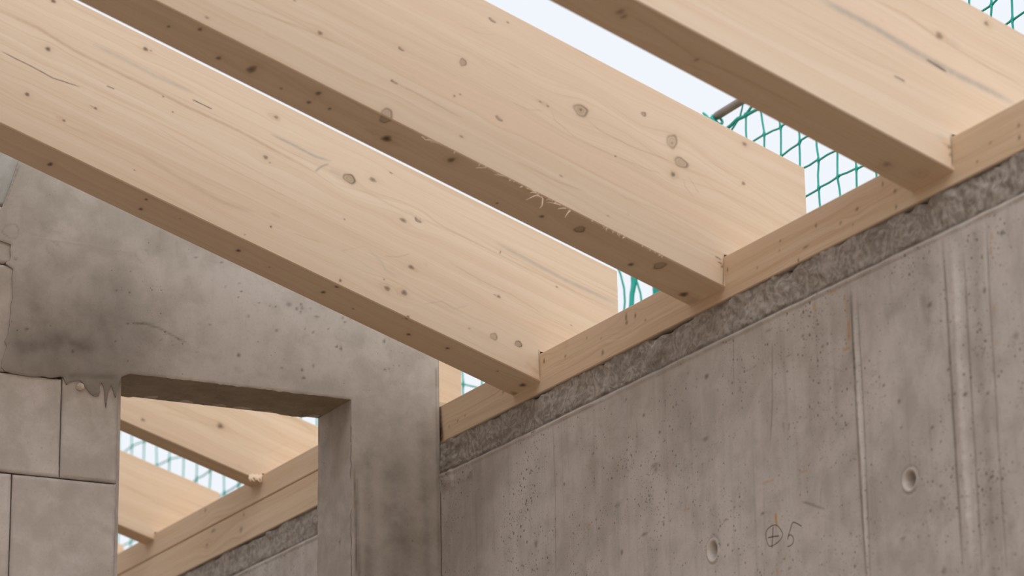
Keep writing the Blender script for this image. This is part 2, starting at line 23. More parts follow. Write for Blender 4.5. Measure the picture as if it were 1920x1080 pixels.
'bk': [(-0.7897,0.2628,0.0026,0.0023,0.9,'d'),(-0.787,0.1455,0.0025,0.0023,0.9,'d'),(-0.7851,0.1663,0.0013,0.0012,0.5,'d'),(-0.6036,0.3637,0.0052,0.0024,0.8,'d'),(-0.5422,0.3595,0.0039,0.0024,0.8,'d'),(-0.5326,0.3035,0.0039,0.0024,0.7,'d'),(-0.4993,0.3153,0.0039,0.0024,0.6,'d'),(-0.494,0.2985,0.0033,0.0024,0.9,'d'),(-0.5015,0.2839,0.0026,0.0024,0.8,'d'),(-0.4512,0.2754,0.0033,0.0024,0.8,'d'),(-0.4767,0.2423,0.0033,0.003,0.8,'d'),(-0.4109,0.273,0.0026,0.0024,0.7,'d'),(-0.3784,0.2821,0.0079,0.006,0.6,'d'),(-0.3587,0.2746,0.004,0.0036,0.9,'d'),(-0.3483,0.286,0.004,0.0036,0.8,'d'),(-0.3457,0.2775,0.004,0.0036,0.7,'d'),(-0.3259,0.2787,0.0026,0.0036,0.7,'d'),(-0.3495,0.2682,0.004,0.0036,0.7,'d'),(-0.3101,0.2619,0.0079,0.0036,0.6,'d'),(-0.408,0.2173,0.0052,0.0036,0.7,'d'),(-0.5684,0.2112,0.0052,0.0035,0.6,'d'),(-0.2599,0.1979,0.004,0.0036,1,'d'),(-0.2493,0.1941,0.004,0.0048,0.95,'d'),(-0.2506,0.199,0.0026,0.0024,0.8,'d'),(-0.1411,0.2247,0.004,0.0061,0.9,'d'),(-0.4989,0.1495,0.0052,0.0059,0.95,'d'),(-0.3945,0.1335,0.0039,0.0024,0.8,'d'),(-0.3451,0.133,0.0039,0.0048,0.85,'d'),(-0.3411,0.1149,0.0052,0.0036,0.85,'d'),(-0.3177,0.1461,0.0039,0.006,0.6,'d'),(-0.9884,0.1509,0.0025,0.0034,0.95,'d'),(-0.885,0.1121,0.0038,0.0034,0.9,'d'),(-0.9907,0.1495,0.0063,0.0057,0.3,'d'),(-0.1401,0.158,0.004,0.0036,0.8,'d'),(-0.1051,0.1709,0.0027,0.0024,0.7,'d'),(-0.1294,0.1606,0.004,0.0036,0.5,'d'),(-0.3389,0.2308,0.0026,0.0024,0.7,'d'),(-0.3179,0.2259,0.0026,0.0024,0.7,'d'),(-0.281,0.2366,0.0026,0.0024,0.7,'d'),(-0.3192,0.2219,0.0026,0.0024,0.6,'d'),(-0.4252,0.2724,0.002,0.0018,0.6,'d'),(-0.6834,0.1604,0.0026,0.0018,0.5,'d'),(-0.6545,0.153,0.0039,0.0018,0.5,'d'),(-0.2996,0.2921,0.0027,0.0024,0.5,'d'),(-0.2453,0.2675,0.004,0.0036,0.7,'d'),(-0.24,0.2581,0.004,0.0036,0.7,'d'),(-0.9362,0.3382,0.0153,0.0139,0.3,'q'),(-1.0312,0.3639,0.0177,0.0161,0.35,'q'),(-0.7307,0.3502,0.0155,0.0153,0.22,'q'),(-0.2506,0.2278,0.0159,0.0145,0.15,'q'),(-1.0197,0.3063,0.0051,0.0046,0.5,'c')],
'bl': [([(-0.7548,0.1918),(-0.7214,0.1947),(-0.6838,0.1872),(-0.646,0.1711),(-0.6157,0.1613)],0.0023,0.55,'k'),([(-0.7314,0.1971),(-0.6965,0.1941)],0.0023,0.3,'k'),([(-0.7634,0.1895),(-0.7573,0.1915)],0.0029,0.5,'k'),([(-0.9889,0.3577),(-0.8978,0.3581),(-0.7496,0.3551)],0.0014,0.4,'l'),([(-0.9828,0.3561),(-0.8977,0.3557),(-0.7495,0.3526)],0.0012,0.35,'k'),([(-0.0101,0.1782),(-0.0097,0.0898),(-0.0088,-0.0851),(-0.0086,-0.3063)],0.0018,0.5,'k'),([(-0.0101,0.1782),(-0.0092,0.1277)],0.0031,0.6,'k'),([(-1.0182,0.5184),(-1.0325,0.4733),(-1.0511,0.4182)],0.0029,0.6,'k'),([(-1.0239,0.5077),(-1.0347,0.4669),(-1.0567,0.4089)],0.0017,0.5,'l'),([(-0.6879,0.4056),(-0.6897,0.3682)],0.0165,0.25,'s'),([(-0.6497,0.3922),(-0.6492,0.3613)],0.0035,0.3,'s'),([(-0.999,0.1104),(-0.9278,0.1309),(-0.8551,0.1277)],0.0399,0.45,'s'),([(-0.9786,0.2203),(-0.9532,0.1756)],0.0344,0.2,'s'),([(-0.9213,0.3245),(-0.9801,0.2682)],0.0405,0.15,'s'),([(-0.1149,-0.0955),(-0.103,-0.3141)],0.066,0.45,'s'),([(-0.1809,-0.0405),(-0.1819,-0.3206)],0.0263,0.45,'s'),([(-0.0468,0.0356),(-0.0367,-0.3086)],0.0242,0.35,'s'),([(-0.1141,0.0284),(-0.1079,-0.0454)],0.0603,0.2,'s'),([(-0.8896,0.058),(-0.7865,0.0663)],0.0115,0.3,'s'),([(-0.9623,0.4775),(-0.9118,0.4234),(-0.9597,0.3922)],0.0256,0.2,'s'),([(-0.8201,0.1922),(-0.7939,0.123)],0.0255,0.2,'s'),([(-0.455,0.1141),(-0.4298,0.1911)],0.0237,0.12,'s'),([(-0.2995,0.2069),(-0.2731,0.1352)],0.0264,0.12,'l'),([(-0.0728,0.1583),(-0.0597,0.1094)],0.0365,0.2,'l'),([(-0.7629,0.3952),(-0.6861,0.3069)],0.0352,0.18,'l'),([(-0.2166,-0.081),(-0.2142,-0.1784),(-0.2119,-0.3231)],0.0042,0.6,'k'),([(-0.2101,-0.1048),(-0.2054,-0.3225)],0.0071,0.5,'s'),([(-0.2208,-0.2275),(-0.2197,-0.3237)],0.0018,0.6,'l')],
'p2k': [(1.8801,0.1417,0.0081,0.0086,0.3,'f'),(1.3788,0.1685,0.0232,0.0135,0.25,'g'),(1.8801,0.1417,0.0054,0.0057,0.4,'d'),(1.2685,0.0625,0.0101,0.0053,0.3,'f'),(1.6343,0.0385,0.0105,0.0083,0.35,'d'),(1.6175,0.0747,0.0053,0.0055,0.35,'d'),(1.8224,0.0744,0.0161,0.0057,0.4,'d'),(1.8657,0.0441,0.0081,0.0057,0.35,'d'),(1.914,0.1489,0.0109,0.0143,0.2,'g')],
'ask': [(-0.3524,0.025,0.0052,0.0041,0.7,'d'),(-0.1525,0.094,0.0083,0.0068,0.8,'d'),(-0.1525,0.094,0.0136,0.0096,0.3,'f'),(-0.071,0.0161,0.0075,0.0055,0.25,'f')],
'asl': [([(-0.1284,0.1491),(-0.0372,0.1582),(0.0357,0.128),(-0.011,0.0771),(-0.0862,0.0676),(-0.1245,0.0893)],0.0027,0.12,'o'),([(-0.3174,0.0661),(-0.1403,0.0901)],0.0041,0.2,'o'),([(-0.0481,0.1921),(0.0462,0.1946),(0.1075,0.1824)],0.0083,0.3,'o')],
'bsl': [([(-0.1458,0.1147),(-0.034,0.1044),(0.1011,0.1034)],0.0059,0.25,'o'),([(-0.158,0.1507),(-0.0314,0.1468),(0.1387,0.144)],0.0045,0.15,'o')],
'spl': [[(-0.4056,0.1539),(-0.4173,0.1513),(-0.4269,0.1454),(-0.4387,0.1388)],[(-0.4004,0.1513),(-0.4018,0.1422),(-0.4039,0.133),(-0.4094,0.1259)],[(-0.3602,0.1403),(-0.3709,0.1406),(-0.3825,0.1415),(-0.3953,0.1405)],[(-0.3497,0.1359),(-0.3604,0.1339),(-0.3711,0.1307)],[(-0.3401,0.1333),(-0.3478,0.1268),(-0.356,0.1153)],[(-0.4139,0.1591),(-0.4266,0.1612),(-0.4392,0.1618)],[(-0.4434,0.1654),(-0.4476,0.1638),(-0.4524,0.1615)],[(-0.4009,0.1507),(-0.4078,0.1497),(-0.4152,0.1496)],[(-0.4119,0.1565),(-0.4225,0.1569),(-0.4294,0.1544)],[(-0.3423,0.132),(-0.3466,0.1309),(-0.3492,0.131)],[(-0.6534,0.2337),(-0.6479,0.2266),(-0.6341,0.2256)],[(-0.6341,0.2256),(-0.6203,0.2243),(-0.612,0.2185)],[(-0.6424,0.2301),(-0.6286,0.2265),(-0.6161,0.2263)],[(-0.5398,0.1891),(-0.5286,0.1894),(-0.5201,0.1934)],[(-0.5006,0.1817),(-0.4865,0.1799),(-0.478,0.1798)]],
}
P = {'f': 5684.50693, 'cx': -3.01541, 'cy': -5.49509, 'cz': -1.7033, 'yaw': 0.49266, 'pitch': 0.30016, 'roll': -0.01793, 'h': 0.08867, 'tb': 0.1279, 'zb': 0.02515, 'm': -0.3256, 'zt': 0.36552, 'xo': 0.19719, 'yw': 0.48232, 'd1': 0.07136, 'oxr': -0.223, 'ozt': 0.07916, 'wt': 0.17776, 'oxl': -0.77551, 'h2': 0.15513, 'tb2': 0.0714, 'zb2': 0.13614, 'm2': -0.31458, 'zt2': 0.35055, 'xo2': 0.19415, 'bj': -0.16868}

S = 0.75                      # rafter spacing along the wall (metres)
TH = math.atan(P['m']); CT = math.cos(TH)
col = bpy.context.scene.collection
rng = np.random.RandomState(7)

# ------------------------------------------------------------------ helpers
def tag(o, label=None, cat=None, group=None, kind=None):
    if label: o['label'] = label
    if cat: o['category'] = cat
    if group: o['group'] = group
    if kind: o['kind'] = kind
    return o

def hash2(i, j, seed):
    n = (i.astype(np.int64) * 374761393 + j.astype(np.int64) * 668265263 + seed * 974634777) & 0x7fffffff
    n = ((n ^ (n >> 13)) * 1274126177) & 0x7fffffff
    return ((n ^ (n >> 16)) & 0xffff) / 65535.0
def vnoise(x, y, seed=0):
    xi, yi = np.floor(x), np.floor(y); fx, fy = x - xi, y - yi
    fx = fx * fx * (3 - 2 * fx); fy = fy * fy * (3 - 2 * fy)
    a = hash2(xi, yi, seed); b = hash2(xi + 1, yi, seed); c = hash2(xi, yi + 1, seed); d = hash2(xi + 1, yi + 1, seed)
    return (a * (1 - fx) + b * fx) * (1 - fy) + (c * (1 - fx) + d * fx) * fy
def fbm(x, y, seed=0, oct=4):
    t = 0; a = .5; x = np.asarray(x, float); y = np.asarray(y, float)
    for k in range(oct):
        t = t + a * (vnoise(x, y, seed + k) - .5); x = x * 2.03; y = y * 2.03; a *= .5
    return t                  # about -0.5 .. 0.5

def new_marks(U): return np.zeros(U.shape + (4,))
def sm(x): x = np.clip(x, 0, 1); return x * x * (3 - 2 * x)
def knots(U, V, mk, lst, warp=None, step=0.0):
    for (u, v, ru, rv, st, kd) in lst:
        ru2, rv2 = max(ru, step * .8), max(rv, step * .8); st = st * min(1, (ru * rv) / (ru2 * rv2) * 1.3)
        R = 7 * max(ru2, rv2)
        idx = np.nonzero((abs(U - u) < R) & (abs(V - v) < R))
        if not len(idx[0]): continue
        du = (U[idx] - u) / ru2; dv = (V[idx] - v) / rv2
        ang = np.arctan2(dv, du)
        d = np.sqrt(du * du + dv * dv) * (1 + .07 * np.sin(ang * 3 + u * 90) + .04 * np.sin(ang * 5 + v * 70))
        if kd == 'd':
            mk[idx + (0,)] = np.maximum(mk[idx + (0,)], st * sm((1.2 - d) / .75) * (.85 + .15 * np.cos(d * 5)))
            mk[idx + (1,)] += .3 * st * np.exp(-d * d / 4)
        elif kd == 'r':
            mk[idx + (0,)] = np.maximum(mk[idx + (0,)], st * np.exp(-((d - 1) / .2) ** 2) * (.75 + .25 * np.sin(ang + 1)))
            mk[idx + (0,)] = np.maximum(mk[idx + (0,)], st * .38 * sm((1.1 - d) / .3) * (.8 + .3 * np.cos(d * 13)))
            mk[idx + (1,)] += .4 * st * np.exp(-d * d / 2.2)
        elif kd == 'c':
            mk[idx + (0,)] = np.maximum(mk[idx + (0,)], st * np.exp(-((d - 1) / .22) ** 2) * sm(.5 - np.sin(ang + .4)))
            mk[idx + (1,)] += .25 * st * np.exp(-d * d / 2)
            mk[idx + (0,)] = np.maximum(mk[idx + (0,)], st * .45 * sm((1.05 - d) / .4) * sm(.6 - np.sin(ang + .4)))
        elif kd == 'q': mk[idx + (0,)] = np.maximum(mk[idx + (0,)], st * np.exp(-((d - 1) / .12) ** 2) * (.7 + .3 * np.sin(ang * 2)))
        elif kd == 'f': mk[idx + (1,)] += st * 1.1 * np.exp(-d * d) * (.8 + .4 * np.cos(d * 7))
        elif kd == 'g': mk[idx + (2,)] += st * np.exp(-d * d)
        if warp is not None and kd in 'drc' and min(ru, rv) > .003:
            R2 = 3.2 * max(ru, rv)
            g = np.exp(-(((U[idx] - u) / (R2 * 1.5)) ** 2 + ((V[idx] - v) / R2) ** 2))
            warp[idx] -= .62 * (V[idx] - v) * g
def lines(U, V, mk, lst, step=0.0):
    for pts, w, st, kd in lst:
        w2 = max(w * .55, step * .62); st = st * min(1, w * .55 / w2 * 1.5) * {'o': 1.3, 'g': 1.6, 'k': 1.2, 'l': 1.3}.get(kd, 1)
        us = [a[0] for a in pts]; vs = [a[1] for a in pts]; R = w2 * 3.2
        idx = np.nonzero((U > min(us) - R) & (U < max(us) + R) & (V > min(vs) - R) & (V < max(vs) + R))
        if not len(idx[0]): continue
        u, v = U[idx], V[idx]
        if kd in 'oks': u = u + .002 * fbm(u * 40, v * 40, 5, 2) ; v = v + .002 * fbm(u * 40, v * 40, 9, 2)
        L = [math.dist(pts[i], pts[i + 1]) for i in range(len(pts) - 1)]; tot = sum(L); acc = 0
        best = np.full(u.shape, 1e9); tt = np.zeros(u.shape)
        for i in range(len(pts) - 1):
            a, b = pts[i], pts[i + 1]; l = L[i]
            if l < 1e-6: continue
            ex, ey = (b[0] - a[0]) / l, (b[1] - a[1]) / l
            t = np.clip((u - a[0]) * ex + (v - a[1]) * ey, 0, l)
            d = np.hypot(u - a[0] - ex * t, v - a[1] - ey * t)
            m = d < best; best[m] = d[m]; tt[m] = ((acc + t) / tot)[m]; acc += l
        taper = np.clip(np.sin(np.pi * np.clip(tt, .002, .998)) * 2.2, 0, 1) ** .6
        g = np.exp(-(best / w2) ** 2) * st
        if kd == 's': g = g * (.75 + .9 * fbm(u * 60, v * 60, 3))
        else: g = g * taper * (.85 + .6 * fbm(u * 120, v * 120, 4, 2))
        c = {'k': 0, 'o': 1, 'g': 2, 'l': 3, 's': 0}[kd]
        if kd == 's': mk[idx + (c,)] += g * .85
        else: mk[idx + (c,)] = np.maximum(mk[idx + (c,)], g)

class Mesher:
    """collects vertices / faces with two point attributes and links them as one mesh object"""
    def __init__(self): self.v = []; self.f = []; self.g = []; self.m = []; self.n = 0; self.sm = []
    def verts(self, P, g=None, m=None):
        P = np.asarray(P, float).reshape(-1, 3); k = len(P)
        self.v.append(P); self.g.append(np.zeros((k, 3)) + (P if g is None else np.asarray(g, float).reshape(-1, 3)))
        self.m.append(np.zeros((k, 4)) if m is None else np.asarray(m, float).reshape(-1, 4))
        o = self.n; self.n += k; return o
    def grid(self, P, g=None, m=None, flip=False, mask=None, smooth=True):
        nu, nv = P.shape[:2]; o = self.verts(P, g, m)
        i, j = np.meshgrid(np.arange(nu - 1), np.arange(nv - 1), indexing='ij')
        if mask is not None: i, j = i[mask], j[mask]
        a = (o + i * nv + j).ravel(); q = np.stack([a, a + nv, a + nv + 1, a + 1], 1)
        if flip: q = q[:, ::-1]
        self.f.append(q); self.sm.append(np.full(len(q), smooth))
    def quad(self, a, b, c, d, g=None, m=None):
        o = self.verts([a, b, c, d], g, m); self.f.append(np.array([[o, o + 1, o + 2, o + 3]])); self.sm.append(np.array([False]))
    def box(self, x0, x1, y0, y1, z0, z1):
        p = [(x, y, z) for x in (x0, x1) for y in (y0, y1) for z in (z0, z1)]
        for q in ((0, 1, 3, 2), (4, 6, 7, 5), (0, 4, 5, 1), (2, 3, 7, 6), (0, 2, 6, 4), (1, 5, 7, 3)):
            self.quad(*[p[k] for k in q])
    def tube(self, pts, rad, n=6, cap=True):
        pts = np.asarray(pts, float); k = len(pts); rad = np.broadcast_to(rad, (k,))
        T = np.gradient(pts, axis=0); T /= np.linalg.norm(T, axis=1)[:, None]
        ref = np.array([0, 0, 1.]) if abs(T[:, 2]).mean() < .8 else np.array([0, 1., 0])
        A = np.cross(T, ref); A /= np.linalg.norm(A, axis=1)[:, None]; B = np.cross(A, T)
        an = np.linspace(0, 2 * np.pi, n + 1)
        R = pts[:, None] + rad[:, None, None] * (np.cos(an)[None, :, None] * A[:, None] + np.sin(an)[None, :, None] * B[:, None])
        self.grid(R)
        if cap:
            for e, fl in ((0, 0), (k - 1, 1)):
                o = self.verts(np.vstack([R[e, :n], pts[e:e + 1]]))
                for q in range(n):
                    t = [o + q, o + (q + 1) % n, o + n]; self.f.append(np.array([t[::-1] + [t[0]] if fl else t + [t[2]]])[:, :3]); self.sm.append(np.array([False]))
    def build(self, name, mat, parent=None):
        v = np.vstack(self.v); me = bpy.data.meshes.new(name)
        sizes = np.concatenate([np.full(len(f), f.shape[1]) for f in self.f]); loops = np.concatenate([f.ravel() for f in self.f])
        me.vertices.add(len(v)); me.vertices.foreach_set('co', v.ravel())
        me.loops.add(len(loops)); me.loops.foreach_set('vertex_index', loops.astype(np.int32))
        me.polygons.add(len(sizes)); st = np.concatenate([[0], np.cumsum(sizes)[:-1]])
        me.polygons.foreach_set('loop_start', st.astype(np.int32))
        me.polygons.foreach_set('use_smooth', np.concatenate(self.sm))
        me.update(calc_edges=True); me.validate()
        a = me.attributes.new('gco', 'FLOAT_VECTOR', 'POINT'); a.data.foreach_set('vector', np.vstack(self.g).ravel())
        a = me.attributes.new('mk', 'FLOAT_COLOR', 'POINT'); a.data.foreach_set('color', np.clip(np.vstack(self.m), 0, 1).ravel())
        me.materials.append(mat); o = bpy.data.objects.new(name, me); col.objects.link(o)
        if parent: o.parent = parent
        return o

# ------------------------------------------------------------------ materials
class NT:
    def __init__(self, name):
        self.mat = bpy.data.materials.new(name); self.mat.use_nodes = True; self.t = self.mat.node_tree; self.t.nodes.clear()
        self.out = self.t.nodes.new('ShaderNodeOutputMaterial'); self.b = self.t.nodes.new('ShaderNodeBsdfPrincipled')
        self.t.links.new(self.b.outputs[0], self.out.inputs[0])
    def n(self, kind, **kw):
        nd = self.t.nodes.new('ShaderNode' + kind)
        for k, v in kw.items(): setattr(nd, k, v)
        return nd
    def l(self, a, b): self.t.links.new(a, b)
    def val(self, sock, x):
        if isinstance(x, bpy.types.NodeSocket): self.l(x, sock)
        else: sock.default_value = x
    def math(self, op, a, b=0.0, c=0.0, clamp=False):
        nd = self.n('Math', operation=op); nd.use_clamp = clamp
        for s, x in zip(nd.inputs, (a, b, c)): self.val(s, x)
        return nd.outputs[0]
    def vmul(self, a, v):
        nd = self.n('VectorMath', operation='MULTIPLY'); self.val(nd.inputs[0], a); nd.inputs[1].default_value = v; return nd.outputs[0]
    def noise(self, vec, scale=1, detail=2, rough=.5, dist=0):
        nd = self.n('TexNoise'); self.l(vec, nd.inputs['Vector']); nd.inputs['Scale'].default_value = scale
        nd.inputs['Detail'].default_value = detail; nd.inputs['Roughness'].default_value = rough; nd.inputs['Distortion'].default_value = dist
        return nd.outputs[0]
    def mix(self, fac, a, b, mode='MIX'):
        nd = self.n('Mix', data_type='RGBA', blend_type=mode); nd.clamp_factor = True
        self.val(nd.inputs[0], fac)
        for s, x in ((nd.inputs[6], a), (nd.inputs[7], b)):
            if isinstance(x, bpy.types.NodeSocket): self.l(x, s)
            else: s.default_value = (*x, 1)
        return nd.outputs[2]
    def rng(self, x, a, b, c=0.0, d=1.0, smooth=True):
        nd = self.n('MapRange'); nd.interpolation_type = 'SMOOTHSTEP' if smooth else 'LINEAR'
        for s, q in zip(nd.inputs, (x, a, b, c, d)): self.val(s, q)
        return nd.outputs[0]
    def attr(self, nm): return self.n('Attribute', attribute_name=nm)
    def bump(self, h, strength, dist=.002):
        nd = self.n('Bump'); self.l(h, nd.inputs['Height']); nd.inputs['Strength'].default_value = strength; nd.inputs['Distance'].default_value = dist
        self.l(nd.outputs[0], self.b.inputs['Normal'])

def wood_material(name, light=(.80, .655, .505), dark=(.735, .575, .425), lam=.046, contrast=1.0):
    t = NT(name); g = t.attr('gco').outputs['Vector']; mk = t.attr('mk')
    sep = t.n('SeparateXYZ'); t.l(g, sep.inputs[0]); s, v, w = sep.outputs
    # lamella index -> every glued board has its own tone and its own grain
    li = t.math('FLOOR', t.math('DIVIDE', v, lam)); lw = t.n('TexWhiteNoise', noise_dimensions='2D')
    cb = t.n('CombineXYZ'); t.l(li, cb.inputs[0]); t.l(w, cb.inputs[1]); t.l(cb.outputs[0], lw.inputs['Vector'])
    off = t.n('VectorMath', operation='MULTIPLY_ADD'); t.l(lw.outputs['Color'], off.inputs[0]); off.inputs[1].default_value = (3, .3, 5); t.l(g, off.inputs[2])
    go = off.outputs[0]
    wob = t.noise(t.vmul(go, (1.7, 5, 1)), 1, 2); wobble = t.math('MULTIPLY', t.math('SUBTRACT', wob, .5), .05)
    cb2 = t.n('CombineXYZ'); so = t.n('SeparateXYZ'); t.l(go, so.inputs[0]); t.l(so.outputs[0], cb2.inputs[0])
    t.l(t.math('ADD', so.outputs[1], wobble), cb2.inputs[1]); t.l(so.outputs[2], cb2.inputs[2]); gg = cb2.outputs[0]
    broad = t.noise(t.vmul(gg, (.9, 34, 1)), 1, 3, .55)
    fine = t.noise(t.vmul(gg, (2.2, 210, 1)), 1, 3, .6)
    hair = t.noise(t.vmul(gg, (9, 620, 1)), 1, 2, .6)
    c = t.mix(t.rng(broad, .32, .68), light, dark)
    f1 = t.math('MULTIPLY', t.rng(fine, .48, .72), .50 * contrast); c = t.mix(f1, c, (dark[0] * .86, dark[1] * .76, dark[2] * .66))
    f2 = t.math('MULTIPLY', t.rng(hair, .5, .8), .22 * contrast); c = t.mix(f2, c, (dark[0] * .8, dark[1] * .72, dark[2] * .64))
    c = t.mix(t.math('MULTIPLY', t.rng(t.noise(t.vmul(gg, (.7, 11, 3)), 1, 2), .52, .75), .5), c, (.78, .56, .41))
    c = t.mix(t.math('MULTIPLY', lw.outputs['Value'], .3), c, (.70, .525, .375))
    # glue line
    fr = t.math('FRACT', t.math('DIVIDE', v, lam)); gl = t.rng(t.math('ABSOLUTE', t.math('SUBTRACT', fr, .5)), .478, .5)
    c = t.mix(t.math('MULTIPLY', gl, .13), c, (.45, .31, .2))
    ms = t.n('SeparateColor'); t.l(mk.outputs['Color'], ms.inputs[0]); dk, br, gy = ms.outputs; 
    c = t.mix(t.math('MULTIPLY', br, .95, clamp=True), c, (.50, .315, .185))
    c = t.mix(t.math('MULTIPLY', gy, .8, clamp=True), c, (.40, .35, .315))
    c = t.mix(t.math('POWER', t.math('MULTIPLY', dk, 1.0, clamp=True), .72), c, (.085, .052, .03))
    t.l(c, t.b.inputs['Base Color']); t.b.inputs['Roughness'].default_value = .62; t.b.inputs['Specular IOR Level'].default_value = .25
    t.bump(t.math('SUBTRACT', t.math('MULTIPLY', fine, .3), dk), .25, .0006)
    return t.mat

def concrete_material(name, base=(.40, .345, .295), rough_amt=1.0, streak=1.0, pits=1.0, scale=1.0, pitcut=.62):
    t = NT(name); g = t.attr('gco').outputs['Vector']; mk = t.attr('mk')
    sep = t.n('SeparateColor'); t.l(mk.outputs['Color'], sep.inputs[0]); dk, ru, bd = sep.outputs; lt = mk.outputs['Alpha']
    b = base; c0 = (b[0] * .84, b[1] * .83, b[2] * .81); c1 = (b[0] * 1.13, b[1] * 1.14, b[2] * 1.16)
    big = t.noise(g, 3.2 * scale, 5, .6, .4); mid = t.noise(g, 17 * scale, 5, .62, .3); fine = t.noise(g, 160, 3, .6)
    st = t.noise(t.vmul(g, (60, 60, 3.2)), 1, 3, .6)
    st2 = t.noise(t.vmul(g, (14, 14, 1.1)), 1, 3, .6)
    v = t.math('ADD', t.math('MULTIPLY', big, .55), t.math('MULTIPLY', mid, .45))
    c = t.mix(t.rng(v, .38, .62), c0, c1)
    c = t.mix(t.math('MULTIPLY', t.rng(st, .52, .76), .42 * streak), c, (b[0] * .66, b[1] * .64, b[2] * .6))
    c = t.mix(t.math('MULTIPLY', t.rng(st2, .50, .68), .42 * streak), c, (b[0] * 1.2, b[1] * 1.22, b[2] * 1.24))
    c = t.mix(t.math('MULTIPLY', t.rng(fine, .5, .78), .25), c, (b[0] * .62, b[1] * .58, b[2] * .54))
    c = t.mix(t.math('MULTIPLY', t.rng(mid, .60, .74), .33), c, (b[0] * .62, b[1] * .58, b[2] * .52))
    # air bubbles left by the shuttering
    tot = None; dn = t.math('MULTIPLY', t.math('SUBTRACT', t.noise(g, 5, 3, .6), .5), .9)
    for sc, cut, r in ((95, pitcut, .33), (42, pitcut + .17, .26), (210, pitcut - .02, .34)):
        vo = t.n('TexVoronoi'); vo.inputs['Scale'].default_value = sc; t.l(g, vo.inputs['Vector'])
        cs = t.n('SeparateColor'); t.l(vo.outputs['Color'], cs.inputs[0])
        dens = t.math('ADD', cs.outputs[0], dn)
        rad = t.math('MULTIPLY', t.math('SUBTRACT', dens, cut, clamp=True), r / .38)
        p = t.rng(t.math('SUBTRACT', rad, vo.outputs['Distance']), 0, .10)
        tot = p if tot is None else t.math('MAXIMUM', tot, p)
    tot = t.math('MULTIPLY', tot, .62 * pits)
    c = t.mix(tot, c, (.10, .08, .06))
    # rough band: curly dark trowel marks
    nz = t.noise(g, 28, 4, .6, 2.2); nz2 = t.noise(g, 55, 3, .6, 1.4)
    bc = t.mix(t.rng(nz, .38, .62), (b[0] * .50, b[1] * .485, b[2] * .46), (b[0] * .80, b[1] * .79, b[2] * .77))
    bc = t.mix(t.math('MULTIPLY', t.rng(nz2, .55, .7), .5), bc, (b[0] * 1.02, b[1] * 1.02, b[2] * 1.02))
    c = t.mix(bd, c, bc)
    c = t.mix(t.math('MULTIPLY', lt, .75, clamp=True), c, (b[0] * 1.42, b[1] * 1.44, b[2] * 1.46))
    c = t.mix(t.math('MULTIPLY', ru, 1.1, clamp=True), c, (.52, .29, .10))
    c = t.mix(t.math('MULTIPLY', dk, .85, clamp=True), c, (.10, .078, .058))
    t.l(c, t.b.inputs['Base Color']); t.b.inputs['Roughness'].default_value = .85; t.b.inputs['Specular IOR Level'].default_value = .2
    h = t.math('ADD', t.math('MULTIPLY', mid, .5), t.math('MULTIPLY', fine, .35)); h = t.math('SUBTRACT', h, t.math('MULTIPLY', tot, 1.2))
    h = t.math('ADD', h, t.math('MULTIPLY', t.math('MULTIPLY', nz, bd), 5.0))
    t.bump(t.math('SUBTRACT', h, dk), .35 * rough_amt, .0016)
    return t.mat

def plain(name, colr, rough=.6, metal=0.0, var=.12, sc=60):
    t = NT(name); tc = t.n('TexCoord').outputs['Object']; n = t.noise(tc, sc, 3, .6)
    t.l(t.mix(n, tuple(x * (1 - var) for x in colr), tuple(min(1, x * (1 + var)) for x in colr)), t.b.inputs['Base Color'])
    t.b.inputs['Roughness'].default_value = rough; t.b.inputs['Metallic'].default_value = metal; return t.mat

M_wood = wood_material('spruce_glulam')
M_plate = wood_material('spruce_plate', (.74, .565, .40), (.66, .475, .315), lam=.03, contrast=1.3)
M_far = wood_material('spruce_far', (.80, .625, .45), (.72, .53, .36), lam=.3)
M_conc = concrete_material('cast_concrete_wall', (.535, .480, .438), pits=1.0, pitcut=.70)
M_cast = concrete_material('cast_concrete_end_wall', (.545, .492, .448), streak=.3, pits=.9, pitcut=.80)
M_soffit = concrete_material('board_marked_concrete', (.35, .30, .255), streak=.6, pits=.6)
M_block = concrete_material('sand_lime_block', (.61, .55, .51), streak=.12, pits=.35, rough_amt=.5, pitcut=.8)
M_pale = concrete_material('pale_render', (.52, .52, .50), streak=.2, pits=.3)
M_ground = concrete_material('warm_bounce_ground', (.33, .222, .115), pits=0)  # unseen floor, tinted warm so its bounce browns the rafter undersides
M_net = plain('green_net_cord', (.008, .41, .33), .5, 0, .12)
M_steel = plain('weathered_steel_tube', (.30, .25, .21), .55, .3, .25, 30)
M_pencil = plain('pencil', (.05, .035, .025), .8)
M_crumb = plain('light_mortar', (.62, .52, .43), .9, 0, .2, 300)
M_fibre = plain('torn_spruce_fibre', (.85, .66, .48), .6)

